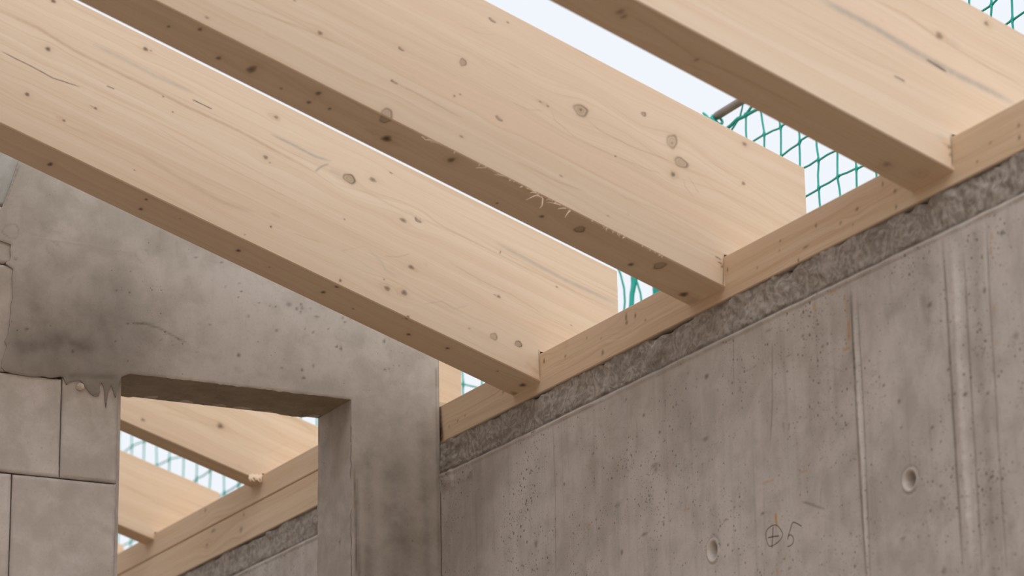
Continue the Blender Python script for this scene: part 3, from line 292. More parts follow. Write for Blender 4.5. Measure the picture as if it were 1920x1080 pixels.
# ------------------------------------------------------------------ rafters
def rafter(name, y0, tb, zb, zt, m, h, xo, seed, xs, nv, marks=(), lmarks=(), umarks=(), ulmarks=(), mat=None, step=.0016, xfar=-4.3):
    """pitched beam notched over the plate; the near side and the underside carry fine grids"""
    ct = 1 / math.sqrt(1 + m * m); dv = zt - zb; ch = .0022
    B = Mesher()
    def sv(x, z): dx, dz = x, z - zb; return ct * (dx + m * dz), ct * (dz - m * dx)
    def side(xa, t0fun, nvv, ma=()):
        X, T = np.meshgrid(xa, np.linspace(0, 1, nvv), indexing='ij')
        lo = t0fun(X) + ch; hi = zb + m * X + dv - ch
        Z = lo + (hi - lo) * T; s, v = sv(X, Z)
        mk = new_marks(s); warp = np.zeros(s.shape)
        knots(s, v, mk, marks, warp, step); lines(s, v, mk, lmarks, step)
        g = np.stack([s, v + warp, np.full(s.shape, seed)], -1)
        B.grid(np.stack([X, np.full(X.shape, y0), Z], -1), g, mk)
    xa = np.concatenate([np.linspace(xfar, xs, 12)[:-1], np.arange(xs, -step * .5, step), [0]])
    side(xa, lambda X: zb + m * X, nv)
    xb = np.arange(0, xo - .0005, step * 1.0); xb = np.append(xb, xo)
    side(xb, lambda X: np.full(X.shape, h), int(nv * .8))
    # underside with small arrises on both long edges
    Y = np.linspace(ch, tb - ch, max(6, int(tb / .0025)))
    X, YY = np.meshgrid(xa, Y, indexing='ij'); s = X / ct; mk = new_marks(s); warp = np.zeros(s.shape)
    knots(s, YY, mk, umarks, warp, step); lines(s, YY, mk, ulmarks, step)
    g = np.stack([s, YY + warp + .5, np.full(s.shape, seed + 3.3)], -1)
    B.grid(np.stack([X, y0 + YY, zb + m * X], -1), g, mk, flip=True)
    def strip(pa, pb, v0, seedx=0.0, flip=False):
        g = np.stack([np.stack([pa[:, 0], np.full(len(pa), v0), np.full(len(pa), seed + seedx)], -1)] * 2, 1)
        B.grid(np.stack([pa, pb], 1), g, None, flip=flip)
    L = lambda x, y, z: np.stack([x, np.full(x.shape, y), z], -1)
    zl = zb + m * xa; xt = np.append(xa, xo); zu = zb + m * xt + dv
    strip(L(xa, y0, zl + ch), L(xa, y0 + ch, zl), .5)
    strip(L(xa, y0 + tb - ch, zl), L(xa, y0 + tb, zl + ch), .5)
    strip(L(xt, y0, zu - ch), L(xt, y0 + ch, zu), .3)
    strip(L(xt, y0 + ch, zu), L(xt, y0 + tb - ch, zu), .31)
    strip(L(xt, y0 + tb - ch, zu), L(xt, y0 + tb, zu - ch), .3)
    strip(L(xa, y0 + tb, zl + ch), L(xa, y0 + tb, zb + m * xa + dv - ch), .2, 1)
    q = lambda *p: B.quad(*p, g=[(a[1], a[2], seed + 9) for a in p])
    ze = zb + m * xo + dv; z0 = zb + dv
    q((0, y0 + tb, h), (xo, y0 + tb, h), (xo, y0 + tb, ze - ch), (0, y0 + tb, z0 - ch))
    q((0, y0, zb + ch), (0, y0 + tb, zb + ch), (0, y0 + tb, h), (0, y0, h))
    q((0, y0, h), (xo, y0, h), (xo, y0 + tb, h), (0, y0 + tb, h))
    q((xo, y0, h), (xo, y0 + tb, h), (xo, y0 + tb, ze - ch), (xo, y0, ze - ch))
    zf = zb + m * xfar
    q((xfar, y0, zf), (xfar, y0 + tb, zf), (xfar, y0 + tb, zf + dv), (xfar, y0, zf + dv))
    return B.build(name, mat or M_wood)

p = P; GR = 'laminated rafters over the front room'
a = (p['tb'], p['zb'], p['zt'], p['m'], p['h'] + .0015, p['xo'])
r1 = tag(rafter('roof_rafter', 0, *a, 11.0, -1.45, 205, DATA['r1s'], DATA['r1l'], DATA['r1u']),
    'pale laminated rafter with knots and grey smears, nearest the wall with the opening', 'rafter', GR)
r2 = tag(rafter('roof_rafter', -S, a[0] + .006, *a[1:], 27.0, -1.35, 205, DATA['r2s'], DATA['r2l'], DATA['r2u']),
    'middle pale laminated rafter with torn fibres hanging off its lower edge', 'rafter', GR)
r3 = tag(rafter('roof_rafter', -2 * S, *a, 43.0, -.85, 130, DATA['r3s'], DATA['r3l'], DATA['r3u'], DATA['r3ul'], step=.0025),
    'blurred pale rafter at top right with a long grey streak and dark split', 'rafter', GR)
a2 = (p['tb2'], p['zb2'], p['zt2'], p['m2'], p['h2'] + .0015, p['xo2'])
G2 = 'slim rafters over the room beyond'
labs = ['slim rafter end showing between the concrete wall edge and the strip of net',
        'blurred slim rafter with one round knot, topmost inside the wall opening',
        'blurred slim rafter in the middle of the wall opening, below the gap of sky',
        'tiny corner of a slim rafter at the lower left of the wall opening']
for k, (mk_, lk_) in enumerate((((), ()), (DATA['ask'], DATA['asl']), ((), DATA['bsl']), ((), ()))):
    tag(rafter('slim_rafter', (k + 1) * S, *a2, 61.0 + 7.7 * k, -.9, 60, mk_, lk_, mat=M_far, step=.005), labs[k], 'rafter', G2)

# torn fibres on the lower edge of the middle rafter
B = Mesher()
for q, pts in enumerate(DATA['spl']):
    P3 = np.array([(x, -S - .003 - .004 * i / max(1, len(pts) - 1), z) for i, (x, z) in enumerate(pts)])
    tt = np.linspace(0, len(P3) - 1, 9); P3 = np.stack([np.interp(tt, range(len(P3)), P3[:, c]) for c in range(3)], 1)
    P3[0, 1] = -S + .001
    B.tube(P3, np.interp(np.linspace(0, 1, 9), [0, .4, 1], [.0012, .0013, .0003]) * (1.0 if q < 10 else .6), 5)
    tag(B.build('torn_fibre', M_fibre, r2), 'pale torn wood fibre' ); B = Mesher()
m_, z_ = p['m'], p['zb']
for i in range(34):                       # short fuzz along the arris
    x = -.62 + .50 * rng.rand(); z = z_ + m_ * x; L_ = .004 + .009 * rng.rand(); an = -.5 - 1.2 * rng.rand()
    pts = [(x, -S + .001, z + .001), (x - .4 * L_, -S - .001, z - .1 * L_), (x - L_ * math.cos(an) * .9, -S - .0015, z + L_ * math.sin(an) * .6)]
    B.tube(pts, [.0006, .0005, .0002], 4)
tag(B.build('edge_fuzz', M_fibre, r2), 'short pale fuzz along the arris', kind='stuff')
# splintered saw cut where the far rafter meets the double plate
far_r = [o for o in bpy.data.objects if o.name.startswith('slim_rafter')]
B = Mesher()
for i in range(9):
    x = -.034 + .004 * i; L_ = .010 + .012 * rng.rand()
    B.tube([(x, 2 * S - .001, .150 - m_ * 0 + .002 * (i % 3)), (x - .004, 2 * S - .006, .150 - L_ * .5), (x - .002 + .006 * rng.rand(), 2 * S - .008, .152 - L_)], [.003, .0028, .0008], 5)
B.build('splintered_edge', M_fibre, sorted(far_r, key=lambda o: o.name)[1])

# ------------------------------------------------------------------ wall plates
def plate(name, y0, y1, z0, z1, yfine, marks, lmarks, mat, seed, step=.0028):
    B = Mesher(); ch = .0022; W = p['xo'] - .003
    ya = np.concatenate([np.arange(yfine[0], yfine[1], step), np.linspace(yfine[1], y1, 8)]) if yfine[0] <= y0 else np.concatenate([np.linspace(y0, yfine[0], 6)[:-1], np.arange(yfine[0], yfine[1], step), [y1]])
    Yg, Zg = np.meshgrid(ya, np.linspace(z0 + ch, z1 - ch, int((z1 - z0) / .002)), indexing='ij')
    mk = new_marks(Yg); w = np.zeros(Yg.shape); knots(Yg, Zg, mk, marks, w, step); lines(Yg, Zg, mk, lmarks, step)
    g = np.stack([Yg, Zg - z0 + w, np.full(Yg.shape, seed)], -1)
    B.grid(np.stack([np.zeros(Yg.shape), Yg, Zg], -1), g, mk, flip=True)
    pr = [(0, z0 + ch), (ch, z0), (W, z0), (W, z1), (ch, z1), (0, z1 - ch)]
    for i in range(5):
        (xa, za), (xb, zb_) = pr[i], pr[i + 1]
        B.quad((xa, y0, za), (xb, y0, zb_), (xb, y1, zb_), (xa, y1, za), g=[(y0, xa, seed), (y0, xb, seed), (y1, xb, seed), (y1, xa, seed)])
    for y, fl in ((y0, 0), (y1, 1)):
        o = B.verts([(x, y, z) for x, z in pr]); f = [o + i for i in range(6)]; B.f.append(np.array([f[::-1] if fl else f])); B.sm.append(np.array([False]))
    return B.build(name, mat)
yw, wt = p['yw'], p['wt']
tag(plate('wall_plate', -3.2, .505, .0008, p['h'], (-1.85, .50), DATA['pk'], DATA['pl'] + [([(.478, .09), (.474, .05), (.466, .0)], .007, .9, 'k'), ([(.486, .07), (.480, .03), (.474, .0)], .02, 1, 'k')], M_plate, 5.0),  # dark gap and shadow strip by the end wall painted onto the plate
    'long timber wall plate lying on the right concrete wall under the big rafters', 'wooden beam')
tag(plate('wall_plate', yw + wt + .01, 6.2, .0008, p['h'], (yw + wt + .01, 3.6), DATA['p2k'], (), M_plate, 8.0, .005),
    'lower of the two stacked timber plates seen through the wall opening', 'wooden beam', 'stacked plates beyond the opening')
tag(plate('wall_plate', yw + wt + .01, 6.2, p['h'] + .0022, p['h2'], (yw + wt + .01, 3.6), DATA['p2k'], (), M_plate, 9.0, .005),
    'upper of the two stacked timber plates, notched under the slim rafters', 'wooden beam', 'stacked plates beyond the opening')

# ------------------------------------------------------------------ right concrete wall
ZF = -2.75
B = Mesher()
def wall_relief(Y, Z):
    d = .0015 * fbm(Y * 5, Z * 5, 21)
    edge = -p['d1'] + .0025 * fbm(Y * 16, Y * 0, 2)
    band = sm((Z - edge) / .004)
    d = d - band * (.004 + .012 * fbm(Y * 22, Z * 30, 31) + .006 * fbm(Y * 70, Z * 80, 33, 3))
    d += .003 * np.exp(-((Z - edge + .006) / .0028) ** 2) * (.6 + 1.6 * fbm(Y * 25, Z * 0, 3)) - .004 * np.exp(-((Z - edge - .001) / .0025) ** 2)
    return d, band
ya = np.concatenate([[-4.0, -3.2, -2.4], np.arange(-1.86, .47, .003), [.48, .52, .66, .70], np.arange(.8, 3.4, .02), [4, 5, 6.2]])
za = np.concatenate([np.arange(0, -.76, -.0026), [-.9, -1.4, -2, ZF]])
Yg, Zg = np.meshgrid(ya, za, indexing='ij')
d, band = wall_relief(Yg, Zg)
mk = new_marks(Yg)
lines(Yg, Zg, mk, DATA['wl'], .003); knots(Yg, Zg, mk, DATA['wk'], None, .0028)
mk[..., 1] = np.where(mk[..., 1] > 0, mk[..., 1], 0)
rust = new_marks(Yg); lines(Yg, Zg, rust, [l for l in DATA['wl'] if l[3] == 'o'], .003)
mk[..., 1] = rust[..., 1]                                     # knots() leaves halos there: keep only the rust
mk[..., 2] = np.clip(mk[..., 2] + band, 0, 1)
edge = -p['d1'] + .0025 * fbm(Yg * 16, Yg * 0, 2)
mk[..., 0] = np.maximum(mk[..., 0], .95 * np.exp(-((Zg - edge - .0015) / .004) ** 2) * (.7 + .8 * fbm(Yg * 30, Zg * 5, 77)))
mk[..., 0] = np.maximum(mk[..., 0], .45 * np.exp(-((Zg - edge + .0125 + .002 * fbm(Yg * 12, Yg * 0, 6)) / .0018) ** 2) * (.6 + 1.2 * fbm(Yg * 9, Zg * 5, 78)))  # shadow beneath the lip, painted in as a thin dark line
mk[..., 3] = np.maximum(mk[..., 3], .18 * np.exp(-((Zg - edge + .006) / .003) ** 2))
# form joints stand proud
for l, amp in ((DATA['wl'][2], .004), (DATA['wl'][4], .003)):
    t_ = new_marks(Yg); lines(Yg, Zg, t_, [(l[0], l[1] * 1.2, 1.0, 'l')], .003); d = d + amp * t_[..., 3] * (Zg < -p['d1'])
# ragged top edge: chips just under the plate
chip = np.clip(vnoise(Yg * 34, Zg * 0, 15) - .6, 0, 1) * .022; d = d - .02 * sm((Zg + chip) / .004)
# conical tie holes
for (u, v, ru, rv, st, kd) in DATA['holes']:
    r = np.hypot((Yg - u) / ru, (Zg - v) / rv)
    d = d - .020 * sm((.78 - r) / .32) + .002 * np.exp(-((r - .98) / .12) ** 2) - .0015 * np.exp(-((r - 1.18) / .1) ** 2)
    mk[..., 3] = np.maximum(mk[..., 3], .5 * sm((1.05 - r) / .1) * (r > .66))
    low = np.hypot((Yg - u + .004) / (ru * .62), (Zg - v + .003) / (rv * .62))
    mk[..., 0] = np.maximum(mk[..., 0], .62 * sm((1.0 - low) / .25)); mk[..., 0] = np.maximum(mk[..., 0], .4 * np.exp(-((r - 1.15) / .1) ** 2) * (Zg > v) )
# mortar squeezed into the corner
cor = sm((Yg - .415 + .03 * fbm(Zg * 18, Zg * 0 + 3, 8)) / .02) * sm((Zg + .125) / .03) * (Yg < .5)
d = d + .006 * cor * (1 + 2 * fbm(Yg * 60, Zg * 60, 12)); mk[..., 0] = np.maximum(mk[..., 0], .28 * cor * (Zg < -.01))
B.grid(np.stack([-d, Yg, Zg], -1), np.stack([Yg * 0, Yg, Zg], -1), mk, flip=False)
XW = .205
B.quad((0, -4, 0), (0, 6.2, 0), (XW, 6.2, 0), (XW, -4, 0)); B.quad((XW, -4, ZF), (XW, -4, 0), (XW, 6.2, 0), (XW, 6.2, ZF))
B.quad((0, -4, ZF), (0, -4, 0), (XW, -4, 0), (XW, -4, ZF)); B.quad((0, 6.2, ZF), (XW, 6.2, ZF), (XW, 6.2, 0), (0, 6.2, 0))
wall_right = tag(B.build('wall_right', M_conc), 'grey cast concrete wall with form joints, tie holes and handwritten mark', kind='structure')
B = Mesher()
for pts, w, st, kd in DATA['wr']:
    P3 = []
    for i in range(len(pts) - 1):
        for t_ in np.linspace(0, 1, 7)[:(7 if i == len(pts) - 2 else 6)]:
            P3.append((0, pts[i][0] * (1 - t_) + pts[i + 1][0] * t_, pts[i][1] * (1 - t_) + pts[i + 1][1] * t_))
    P3 = np.array(P3); k = np.ones(5) / 5
    if len(P3) > 12:
        for c in (1, 2): P3[2:-2, c] = np.convolve(P3[:, c], k, 'valid')
    P3[:, 0] = -wall_relief(P3[:, 1], P3[:, 2])[0] - .0002
    T = np.gradient(P3[:, 1:], axis=0); T /= np.linalg.norm(T, axis=1)[:, None]; N = np.stack([-T[:, 1], T[:, 0]], 1) * (w * .55)
    a_, b_ = P3.copy(), P3.copy(); a_[:, 1:] += N; b_[:, 1:] -= N; c_, d_ = a_.copy(), b_.copy(); c_[:, 0] -= .0002; d_[:, 0] -= .0002
    B.grid(np.stack([a_, c_, d_, b_], 1))
tag(B.build('pencil_mark', M_pencil, wall_right), 'handwritten circled plus sign and a 5')

# ------------------------------------------------------------------ end wall with the opening
def inside_poly(X, Z, poly):
    r = np.zeros(X.shape, bool); n = len(poly); j = n - 1
    for i in range(n):
        xi, zi = poly[i]; xj, zj = poly[j]
        if zi != zj:
            c = ((zi > Z) != (zj > Z)) & (X < (xj - xi) * (Z - zi) / (zj - zi) + xi); r ^= c
        j = i
    return r
def jit(pts, n, amp, seed):
    o = []
    for i in range(len(pts) - 1):
        a_, b_ = np.array(pts[i]), np.array(pts[i + 1]); k = max(1, int(math.dist(a_, b_) / n))
        nn = np.array([-(b_ - a_)[1], (b_ - a_)[0]]) / max(1e-9, math.dist(a_, b_))
        for q in range(k):
            t_ = q / k; pt = a_ * (1 - t_) + b_ * t_; e = min(1, 4 * t_, 4 * (1 - t_)) if i in (0, len(pts) - 2) else 1
            o.append(tuple(pt + nn * amp * 2 * float(fbm(np.array(pt[0] * 70.), np.array(pt[1] * 70.), seed)) * e))
    return o
top = lambda x: p['zb'] + p['m'] * x + .25
XR = -.0025; oxr, ozt, oxl = p['oxr'], p['ozt'], p['oxl']
JB = jit([(oxr, ozt), (oxr, -.62)], .006, .0035, 50)           # ragged jamb arris
cast = DATA['cast'] + jit([(-.752, ozt - .001), (oxr, ozt)], .006, .0038, 51) + JB + [(oxr, -.62), (XR, -.62), (XR, top(XR)), (-1.25, top(-1.25))]
cast = [q for i, q in enumerate(cast)]
cast = cast[1:]; cast[0] = (cast[0][0], cast[0][1])
# left slanted edge continues up along the joint
cast.append((-.985, top(-.985)))
cast = [c for c in cast if c != (-1.25, top(-1.25))]
st_ = .0036
xa = np.arange(-1.26, XR + st_, st_); za = np.arange(-.62 - st_, .66, st_)
Xg, Zg = np.meshgrid(xa, za, indexing='ij')
cm = inside_poly((Xg[:-1, :-1] + Xg[1:, 1:]) / 2, (Zg[:-1, :-1] + Zg[1:, 1:]) / 2, cast)
use = np.zeros(Xg.shape, int)
for di in (0, 1):
    for dj in (0, 1): use[di:di + cm.shape[0], dj:dj + cm.shape[1]] += cm
bd = (use > 0) & (use < 4)
bx, bz = Xg[bd], Zg[bd]; pol = np.array(cast + [cast[0]])
best = np.full(bx.shape, 1e9); nx, nz_ = bx.copy(), bz.copy()
for i in range(len(pol) - 1):
    a_, b_ = pol[i], pol[i + 1]; e = b_ - a_; l2 = e @ e
    if l2 < 1e-12: continue
    t_ = np.clip(((bx - a_[0]) * e[0] + (bz - a_[1]) * e[1]) / l2, 0, 1); qx, qz = a_[0] + t_ * e[0], a_[1] + t_ * e[1]
    dd = np.hypot(bx - qx, bz - qz); mm = dd < best; best[mm] = dd[mm]; nx[mm] = qx[mm]; nz_[mm] = qz[mm]
Xg[bd], Zg[bd] = nx, nz_
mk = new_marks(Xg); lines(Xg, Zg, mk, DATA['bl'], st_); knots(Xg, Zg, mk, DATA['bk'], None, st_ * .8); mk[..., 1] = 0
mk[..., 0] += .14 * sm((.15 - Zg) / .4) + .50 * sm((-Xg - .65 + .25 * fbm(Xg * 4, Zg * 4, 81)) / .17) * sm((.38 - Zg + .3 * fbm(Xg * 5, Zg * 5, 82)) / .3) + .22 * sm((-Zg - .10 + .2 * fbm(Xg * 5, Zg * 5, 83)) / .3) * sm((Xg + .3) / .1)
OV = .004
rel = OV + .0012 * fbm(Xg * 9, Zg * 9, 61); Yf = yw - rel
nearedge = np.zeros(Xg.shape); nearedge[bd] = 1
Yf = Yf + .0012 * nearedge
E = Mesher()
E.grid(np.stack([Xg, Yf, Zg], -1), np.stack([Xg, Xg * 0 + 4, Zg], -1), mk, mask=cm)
# skirt from the ragged outline back to the blocks
n = len(cast); q_ = np.array(cast + [cast[0]])
sk = np.stack([np.stack([q_[:, 0], np.full(n + 1, yw - OV + .0012), q_[:, 1]], -1), np.stack([q_[:, 0], np.full(n + 1, yw + .002), q_[:, 1]], -1)], 1)
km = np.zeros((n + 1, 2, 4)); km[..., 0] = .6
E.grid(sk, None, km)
# soffit, jamb and the body behind
ylist = np.linspace(yw - OV + .001, yw + wt, 36)
sx = np.array([c for c in cast if abs(c[1] - ozt) < .006 and c[0] <= oxr + 1e-6 and c[0] >= -.753]); sx = sx[np.argsort(sx[:, 0])]
sx = np.vstack([[(oxl - .001, ozt)], sx])
Sx, Sy = np.meshgrid(sx[:, 0], ylist, indexing='ij'); w0 = 1 - (Sy - ylist[0]) / wt
Sz = ozt + (sx[:, 1] - ozt)[:, None] * np.clip(w0 * 4 - 3, 0, 1) + .002 * fbm(Sx * 30, Sy * 30, 5) * (1 - np.clip(w0 * 4 - 3, 0, 1)) + .010 * fbm(Sx * 22, Sx * 0, 19, 6) * np.clip(1 - w0 * 6, 0, 1)
E.grid(np.stack([Sx, Sy, Sz], -1), np.stack([Sx * 1, Sy, Sz], -1), None, flip=True)
jb = np.array(JB + [(oxr, -.62), (oxr, ZF)])
Jz, Jy = np.meshgrid(jb[:, 1], ylist, indexing='ij'); wj = 1 - (Jy - ylist[0]) / wt
Jx = oxr + (jb[:, 0] - oxr)[:, None] * np.clip(wj * 4 - 3, 0, 1) + .0015 * fbm(Jz * 25, Jy * 25, 5) + .009 * fbm(Jz * 22, Jz * 0, 23) * np.clip(1 - wj * 6, 0, 1)
jk = new_marks(Jz)
jk[..., 0] = .7 * np.exp(-(((Jy - yw - .06) / .005) ** 2 + ((Jz + .235) / .008) ** 2)) + .25 * np.clip(fbm(Jy * 60, Jz * 60, 41) * 2 - .35, 0, 1)
E.grid(np.stack([Jx, Jy, Jz], -1), np.stack([Jz * 0 + 2, Jy, Jz], -1), jk, flip=False)
yb = yw + wt
E.quad((XR, yw - OV, ZF), (XR, yb, ZF), (XR, yb, top(XR)), (XR, yw - OV, top(XR)))
E.quad((oxr, yw - OV + .001, ZF), (XR, yw - OV + .001, ZF), (XR, yw - OV + .001, -.62), (oxr, yw - OV + .001, -.62))
E.quad((-4.3, yw, top(-4.3)), (XR, yw - OV, top(XR)), (XR, yb, top(XR)), (-4.3, yb, top(-4.3)))
E.quad((oxr, yb, ZF), (XR, yb, ZF), (XR, yb, top(XR)), (oxr, yb, top(oxr)))
E.quad((-4.3, yb, ozt), (oxr, yb, ozt), (oxr, yb, top(oxr)), (-4.3, yb, top(-4.3)))
wall_back = tag(E.build('wall_back', M_cast), 'grey cast concrete end wall with opening and ragged pour edge over blocks', kind='structure')
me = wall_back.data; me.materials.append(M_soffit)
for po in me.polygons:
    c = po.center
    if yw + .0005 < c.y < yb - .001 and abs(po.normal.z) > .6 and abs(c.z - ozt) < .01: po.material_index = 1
# masonry blocks, one mesh per block
def block(x0, x1, z0, z1, mat=M_block, y1=None, chips=1.0, seed=0):
    bm = Mesher(); g = .0013; r = .003; x0 += g; x1 -= g; z0 += g; z1 -= g; y1 = y1 or yb
    nx_, nz2 = max(3, int((x1 - x0) / .006)), max(3, int((z1 - z0) / .006))
    X, Z = np.meshgrid(np.r_[x0, np.linspace(x0 + .0025, x1 - .0025, nx_), x1], np.r_[z0, np.linspace(z0 + .0025, z1 - .0025, nz2), z1], indexing='ij')
    e = np.minimum(np.minimum(X - x0, x1 - X), np.minimum(Z - z0, z1 - Z))
    Y = yw + .003 * np.clip(1 - e / .003, 0, 1) ** 1.5 * (1 + 3 * np.clip(fbm(X * 30, Z * 30, 3 + seed), 0, 1)) + .0006 * fbm(X * 12, Z * 12, 9)
    k = new_marks(X); k[..., 0] = .5 * np.clip(1 - e / .004, 0, 1) * np.clip(.35 + 1.6 * fbm(X * 25, Z * 25, 70 + seed), 0, 1)
    k[..., 3] = .3 * np.clip(fbm(X * 3 + seed, Z * 3, 30), 0, 1)
    bm.grid(np.stack([X, Y, Z], -1), np.stack([X + seed, Y, Z], -1), k)
    fy = yw + .003
    bm.quad((x0, fy, z0), (x0, y1, z0), (x0, y1, z1), (x0, fy, z1)); bm.quad((x1, fy, z0), (x1, fy, z1), (x1, y1, z1), (x1, y1, z0))
    bm.quad((x0, fy, z1), (x0, y1, z1), (x1, y1, z1), (x1, fy, z1)); bm.quad((x0, fy, z0), (x1, fy, z0), (x1, y1, z0), (x0, y1, z0))
    bm.quad((x0, y1, z0), (x1, y1, z0), (x1, y1, z1), (x0, y1, z1))
    return bm.build('masonry_block', mat, wall_back)
bj = p['bj']
block(-.905, oxl, bj, ozt - .001, seed=1); block(-1.42, -.905, bj, .05, seed=2)
block(-1.010, oxl, bj - .25, bj, seed=3); block(-1.52, -1.010, bj - .25, bj, seed=4)
block(-.905, oxl, bj - .5, bj - .25, seed=5); block(-1.42, -.905, bj - .5, bj - .25, seed=6)
block(-1.44, -.93, .05, .290, seed=7); block(-1.30, -.95, .290, .42, seed=8)
block(-1.45, -.92, .42, .66, mat=M_pale, seed=9)
B = Mesher(); B.box(-1.53, oxl, yw + .006, yb, ZF, bj - .5); B.box(-4.3, -1.44, yw + .006, yb, ZF, .66); B.box(-4.3, -1.45, yw, yw + .006, ZF, .66)
B.box(-1.5, -.76, yw + .03, yb - .002, bj - .5, .5); B.box(-1.06, oxr, yw + .02, yb - .001, ozt + .001, .30); B.box(-4.3, -1.3, yw, yb, .66, .9)
B.box(-1.3, -.9, yw + .004, yb, .42, .53)
tag(B.build('masonry_core', M_block, wall_back), 'grey masonry behind and beside the blocks')
B = Mesher()
th = np.linspace(0, np.pi, 7); ph = np.linspace(0, 2 * np.pi, 11)
A_, Bp = np.meshgrid(th, ph, indexing='ij'); rr = .0085 * (1 + .25 * np.sin(3 * Bp + 2 * A_) * np.sin(A_))
B.grid(np.stack([-.8655 + rr * np.sin(A_) * np.cos(Bp), yw - .004 + rr * .7 * np.sin(A_) * np.sin(Bp), .0355 + rr * np.cos(A_)], -1), smooth=False)
B.build('mortar_crumb', M_crumb, wall_back)

# ------------------------------------------------------------------ ground
B = Mesher(); B.box(-60, 60, -60, 60, ZF - .2, ZF)
tag(B.build('floor', M_ground), 'unseen floor slab and ground, tinted warm brown for bounce light', kind='structure')

B = Mesher(); B.box(-4.85, -4.62, -6.6, yb + 4.5, ZF, 1.45)  # unseen wall, added to keep low sky light off the jamb
tag(B.build('wall_left_sky_block', M_block), 'grey masonry wall added out of view on the left to block low sky light', kind='structure')

# ------------------------------------------------------------------ safety net and rail
XN = .80
def net(name, y0, y1, zlo, zhi, cell, label, seed, rad=.0027, drop=0.0):
    B = Mesher(); r = np.random.RandomState(seed)
    ny = int((y1 - y0) / cell) + 1; nz = int((zhi - zlo) / (cell * .95)) + 1
    dy = r.randn(ny, nz) * .0028; dz = r.randn(ny, nz) * .0045; dx = .02 * fbm(np.arange(ny)[:, None] * .2 + np.zeros((ny, nz)), np.arange(nz)[None] * .3 + np.zeros((ny, nz)), seed)
    YY = y0 + cell * np.arange(ny)[:, None] + dy; ZZ = zhi - (cell * .95) * np.arange(nz)[None] + dz
    sag = .012 * np.sin(np.arange(ny) * .55)[:, None]; ZZ = ZZ + sag * (np.arange(nz)[None] > 0)
    ZZ = ZZ - drop * np.clip(1 - (YY - y0) / 1.3, 0, 1)
    XX = XN + dx
    Pn = np.stack([XX, YY, ZZ], -1)
    def strand(Q, rr=rad):
        out = [Q[0]]; rd = [rr * 1.5]
        for a_, b_ in zip(Q[:-1], Q[1:]):
            for t_ in (.12, .5, .88): out.append(a_ * (1 - t_) + b_ * t_ + r.randn(3) * .0008); rd.append(rr)
            out.append(b_); rd.append(rr * 1.7)
        B.tube(out, np.array(rd), 6)
    for i in range(ny): strand(Pn[i])
    for j in range(1, nz): strand(Pn[:, j], rad * .95)
    strand(Pn[:, 0], rad * 1.5)
    return B, tag
B, _ = net('safety_net', -1.9845, .395, .25, .890, .0765, '', 3)
# top rope running up into the knot at the end of the rail, the net gathered behind it
rope = [(XN, .30, .932), (XN, .345, .910), (XN, .387, .890), (XN, .42, .894), (XN, .455, .888), (XN, .49, .884), (XN, .53, .900), (XN, .555, .93)]
B.tube(rope, [.0028, .003, .0042, .0055, .0045, .006, .0085, .006], 7)
B.tube([(XN - .004, .49, .885), (XN - .006, .515, .900), (XN, .54, .915), (XN, .55, .94)], [.005, .009, .009, .004], 7)
for k in range(5):
    y_ = .515 + .010 * k; pts = []
    for a_ in np.linspace(0, 2 * np.pi, 13): pts.append((XN + .014 * math.cos(a_), y_ + .01 * math.sin(a_ + k), .924 - .006 * k + .015 * math.sin(a_)))
    B.tube(pts, .0036, 6)
B.tube([(XN - .012, .56, .955), (XN - .012, .545, .94), (XN - .01, .53, .91), (XN, .50, .885), (XN, .49, .86)], [.003, .005, .006, .006, .003], 6)
B.tube([(XN, .39, .93), (XN, .41, .895), (XN, .47, .865), (XN, .53, .83)], [.002, .0026, .003, .002], 5)
for k, (ya_, yb_, r_) in enumerate(((.955, .93, .0075), (.93, .985, .0032), (.985, 1.03, .003), (.90, .955, .003), (.72, .80, .004), (.62, .60, .003))):
    zz = np.linspace(.40, .70, 9); B.tube(np.stack([XN + .01 * np.sin(zz * 20 + k), ya_ + (yb_ - ya_) * (zz - .4) / .3 + .006 * np.sin(zz * 24 + k), zz], 1), r_, 6)
for yy, z0 in ((.62, .84), (.70, .80), (.79, .78)):
    B.tube([(XN, .50, .87), (XN, (yy + .5) / 2, (z0 + .87) / 2 - .01), (XN, yy, z0 - .03), (XN, yy + .05, .70)], .0025, 5)
net1 = tag(B.build('safety_net', M_net), 'green safety net of knotted cord tied to the grey rail behind the rafters', 'net')
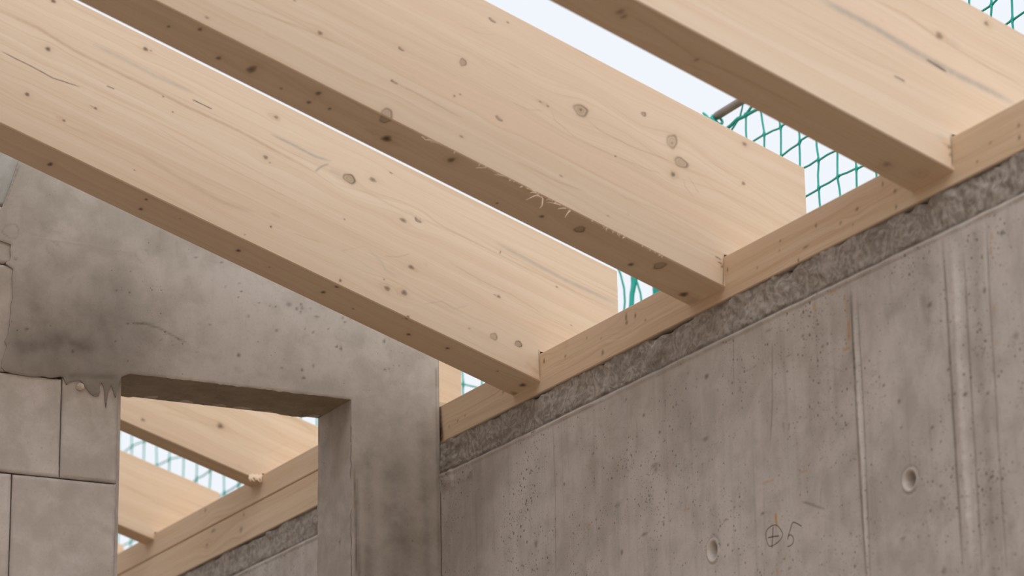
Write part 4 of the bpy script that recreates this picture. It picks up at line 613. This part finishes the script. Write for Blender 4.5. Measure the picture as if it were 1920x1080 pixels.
# folded hem band hanging from the gathered net
B = Mesher(); zz = np.linspace(.35, .70, 22); yy = np.linspace(.80, .900, 14); Zh, Yh = np.meshgrid(zz, yy, indexing='ij')
Xh = XN + .03 + .006 * np.sin(Yh * 190 + Zh * 7) ; Yh2 = Yh + .004 * np.sin(Zh * 30)
B.grid(np.stack([Xh, Yh2, Zh], -1)); B.grid(np.stack([Xh + .003, Yh2, Zh], -1), flip=True)
tag(B.build('hem_band', M_net, net1), 'folded dark green edge band of the net')
B, _ = net('safety_net', 1.55, 6.2, .0, 1.13, .125, '', 9, .0027, drop=.44)
tag(B.build('safety_net', M_net), 'out of focus green net behind the slim rafters in the wall opening', 'net')
B = Mesher()
B.tube([(XN, .515, .934), (XN, .40, .935), (XN, 0, .936), (XN, -1, .937), (XN, -2.3, .94)], .0105, 20)
rail = tag(B.build('guard_rail', M_steel), 'grey steel rail with the green net knotted to its end', 'rail')
B = Mesher()
B.tube([(XN + .034, -2.28, ZF), (XN + .034, -2.28, 1.7)], .024, 16)
B.build('rail_post', M_steel, rail)

# ------------------------------------------------------------------ light
w = bpy.data.worlds.new('overcast_sky'); bpy.context.scene.world = w; w.use_nodes = True
nt = w.node_tree; bg = nt.nodes['Background']; bg.inputs[0].default_value = (.895, .935, 1.0, 1); bg.inputs[1].default_value = .985
sun = bpy.data.lights.new('soft_daylight', 'SUN'); sun.energy = SUN_E if 'SUN_E' in globals() else 1.38; sun.angle = math.radians(70); sun.color = (1.0, .965, .92)
so = bpy.data.objects.new('soft_daylight', sun); col.objects.link(so)
so.rotation_euler = Vector((.28, 1.0, -.95)).to_track_quat('-Z', 'Y').to_euler()

# ------------------------------------------------------------------ camera
yaw, pit, rol = p['yaw'], p['pitch'], p['roll']
F = Vector((math.sin(yaw) * math.cos(pit), math.cos(yaw) * math.cos(pit), math.sin(pit))); R = Vector((math.cos(yaw), -math.sin(yaw), 0)); U = R.cross(F)
R2 = R * math.cos(rol) + U * math.sin(rol); U2 = -R * math.sin(rol) + U * math.cos(rol)
cam = bpy.data.cameras.new('camera'); co = bpy.data.objects.new('camera', cam); col.objects.link(co)
co.matrix_world = Matrix(((R2.x, U2.x, -F.x, p['cx']), (R2.y, U2.y, -F.y, p['cy']), (R2.z, U2.z, -F.z, p['cz']), (0, 0, 0, 1)))
cam.sensor_width = 36; cam.lens = p['f'] * 36 / 1920; cam.clip_end = 200
cam.dof.use_dof = True; cam.dof.focus_distance = 6.45; cam.dof.aperture_fstop = 4.8
sc = bpy.context.scene; sc.camera = co
sc.view_settings.view_transform = 'Standard'; sc.view_settings.look = 'None'; sc.view_settings.exposure = 0; sc.view_settings.gamma = 1
sc.cycles.use_denoising = True; sc.cycles.max_bounces = 5; sc.cycles.diffuse_bounces = 4; sc.cycles.use_adaptive_sampling = True; sc.cycles.adaptive_threshold = .03
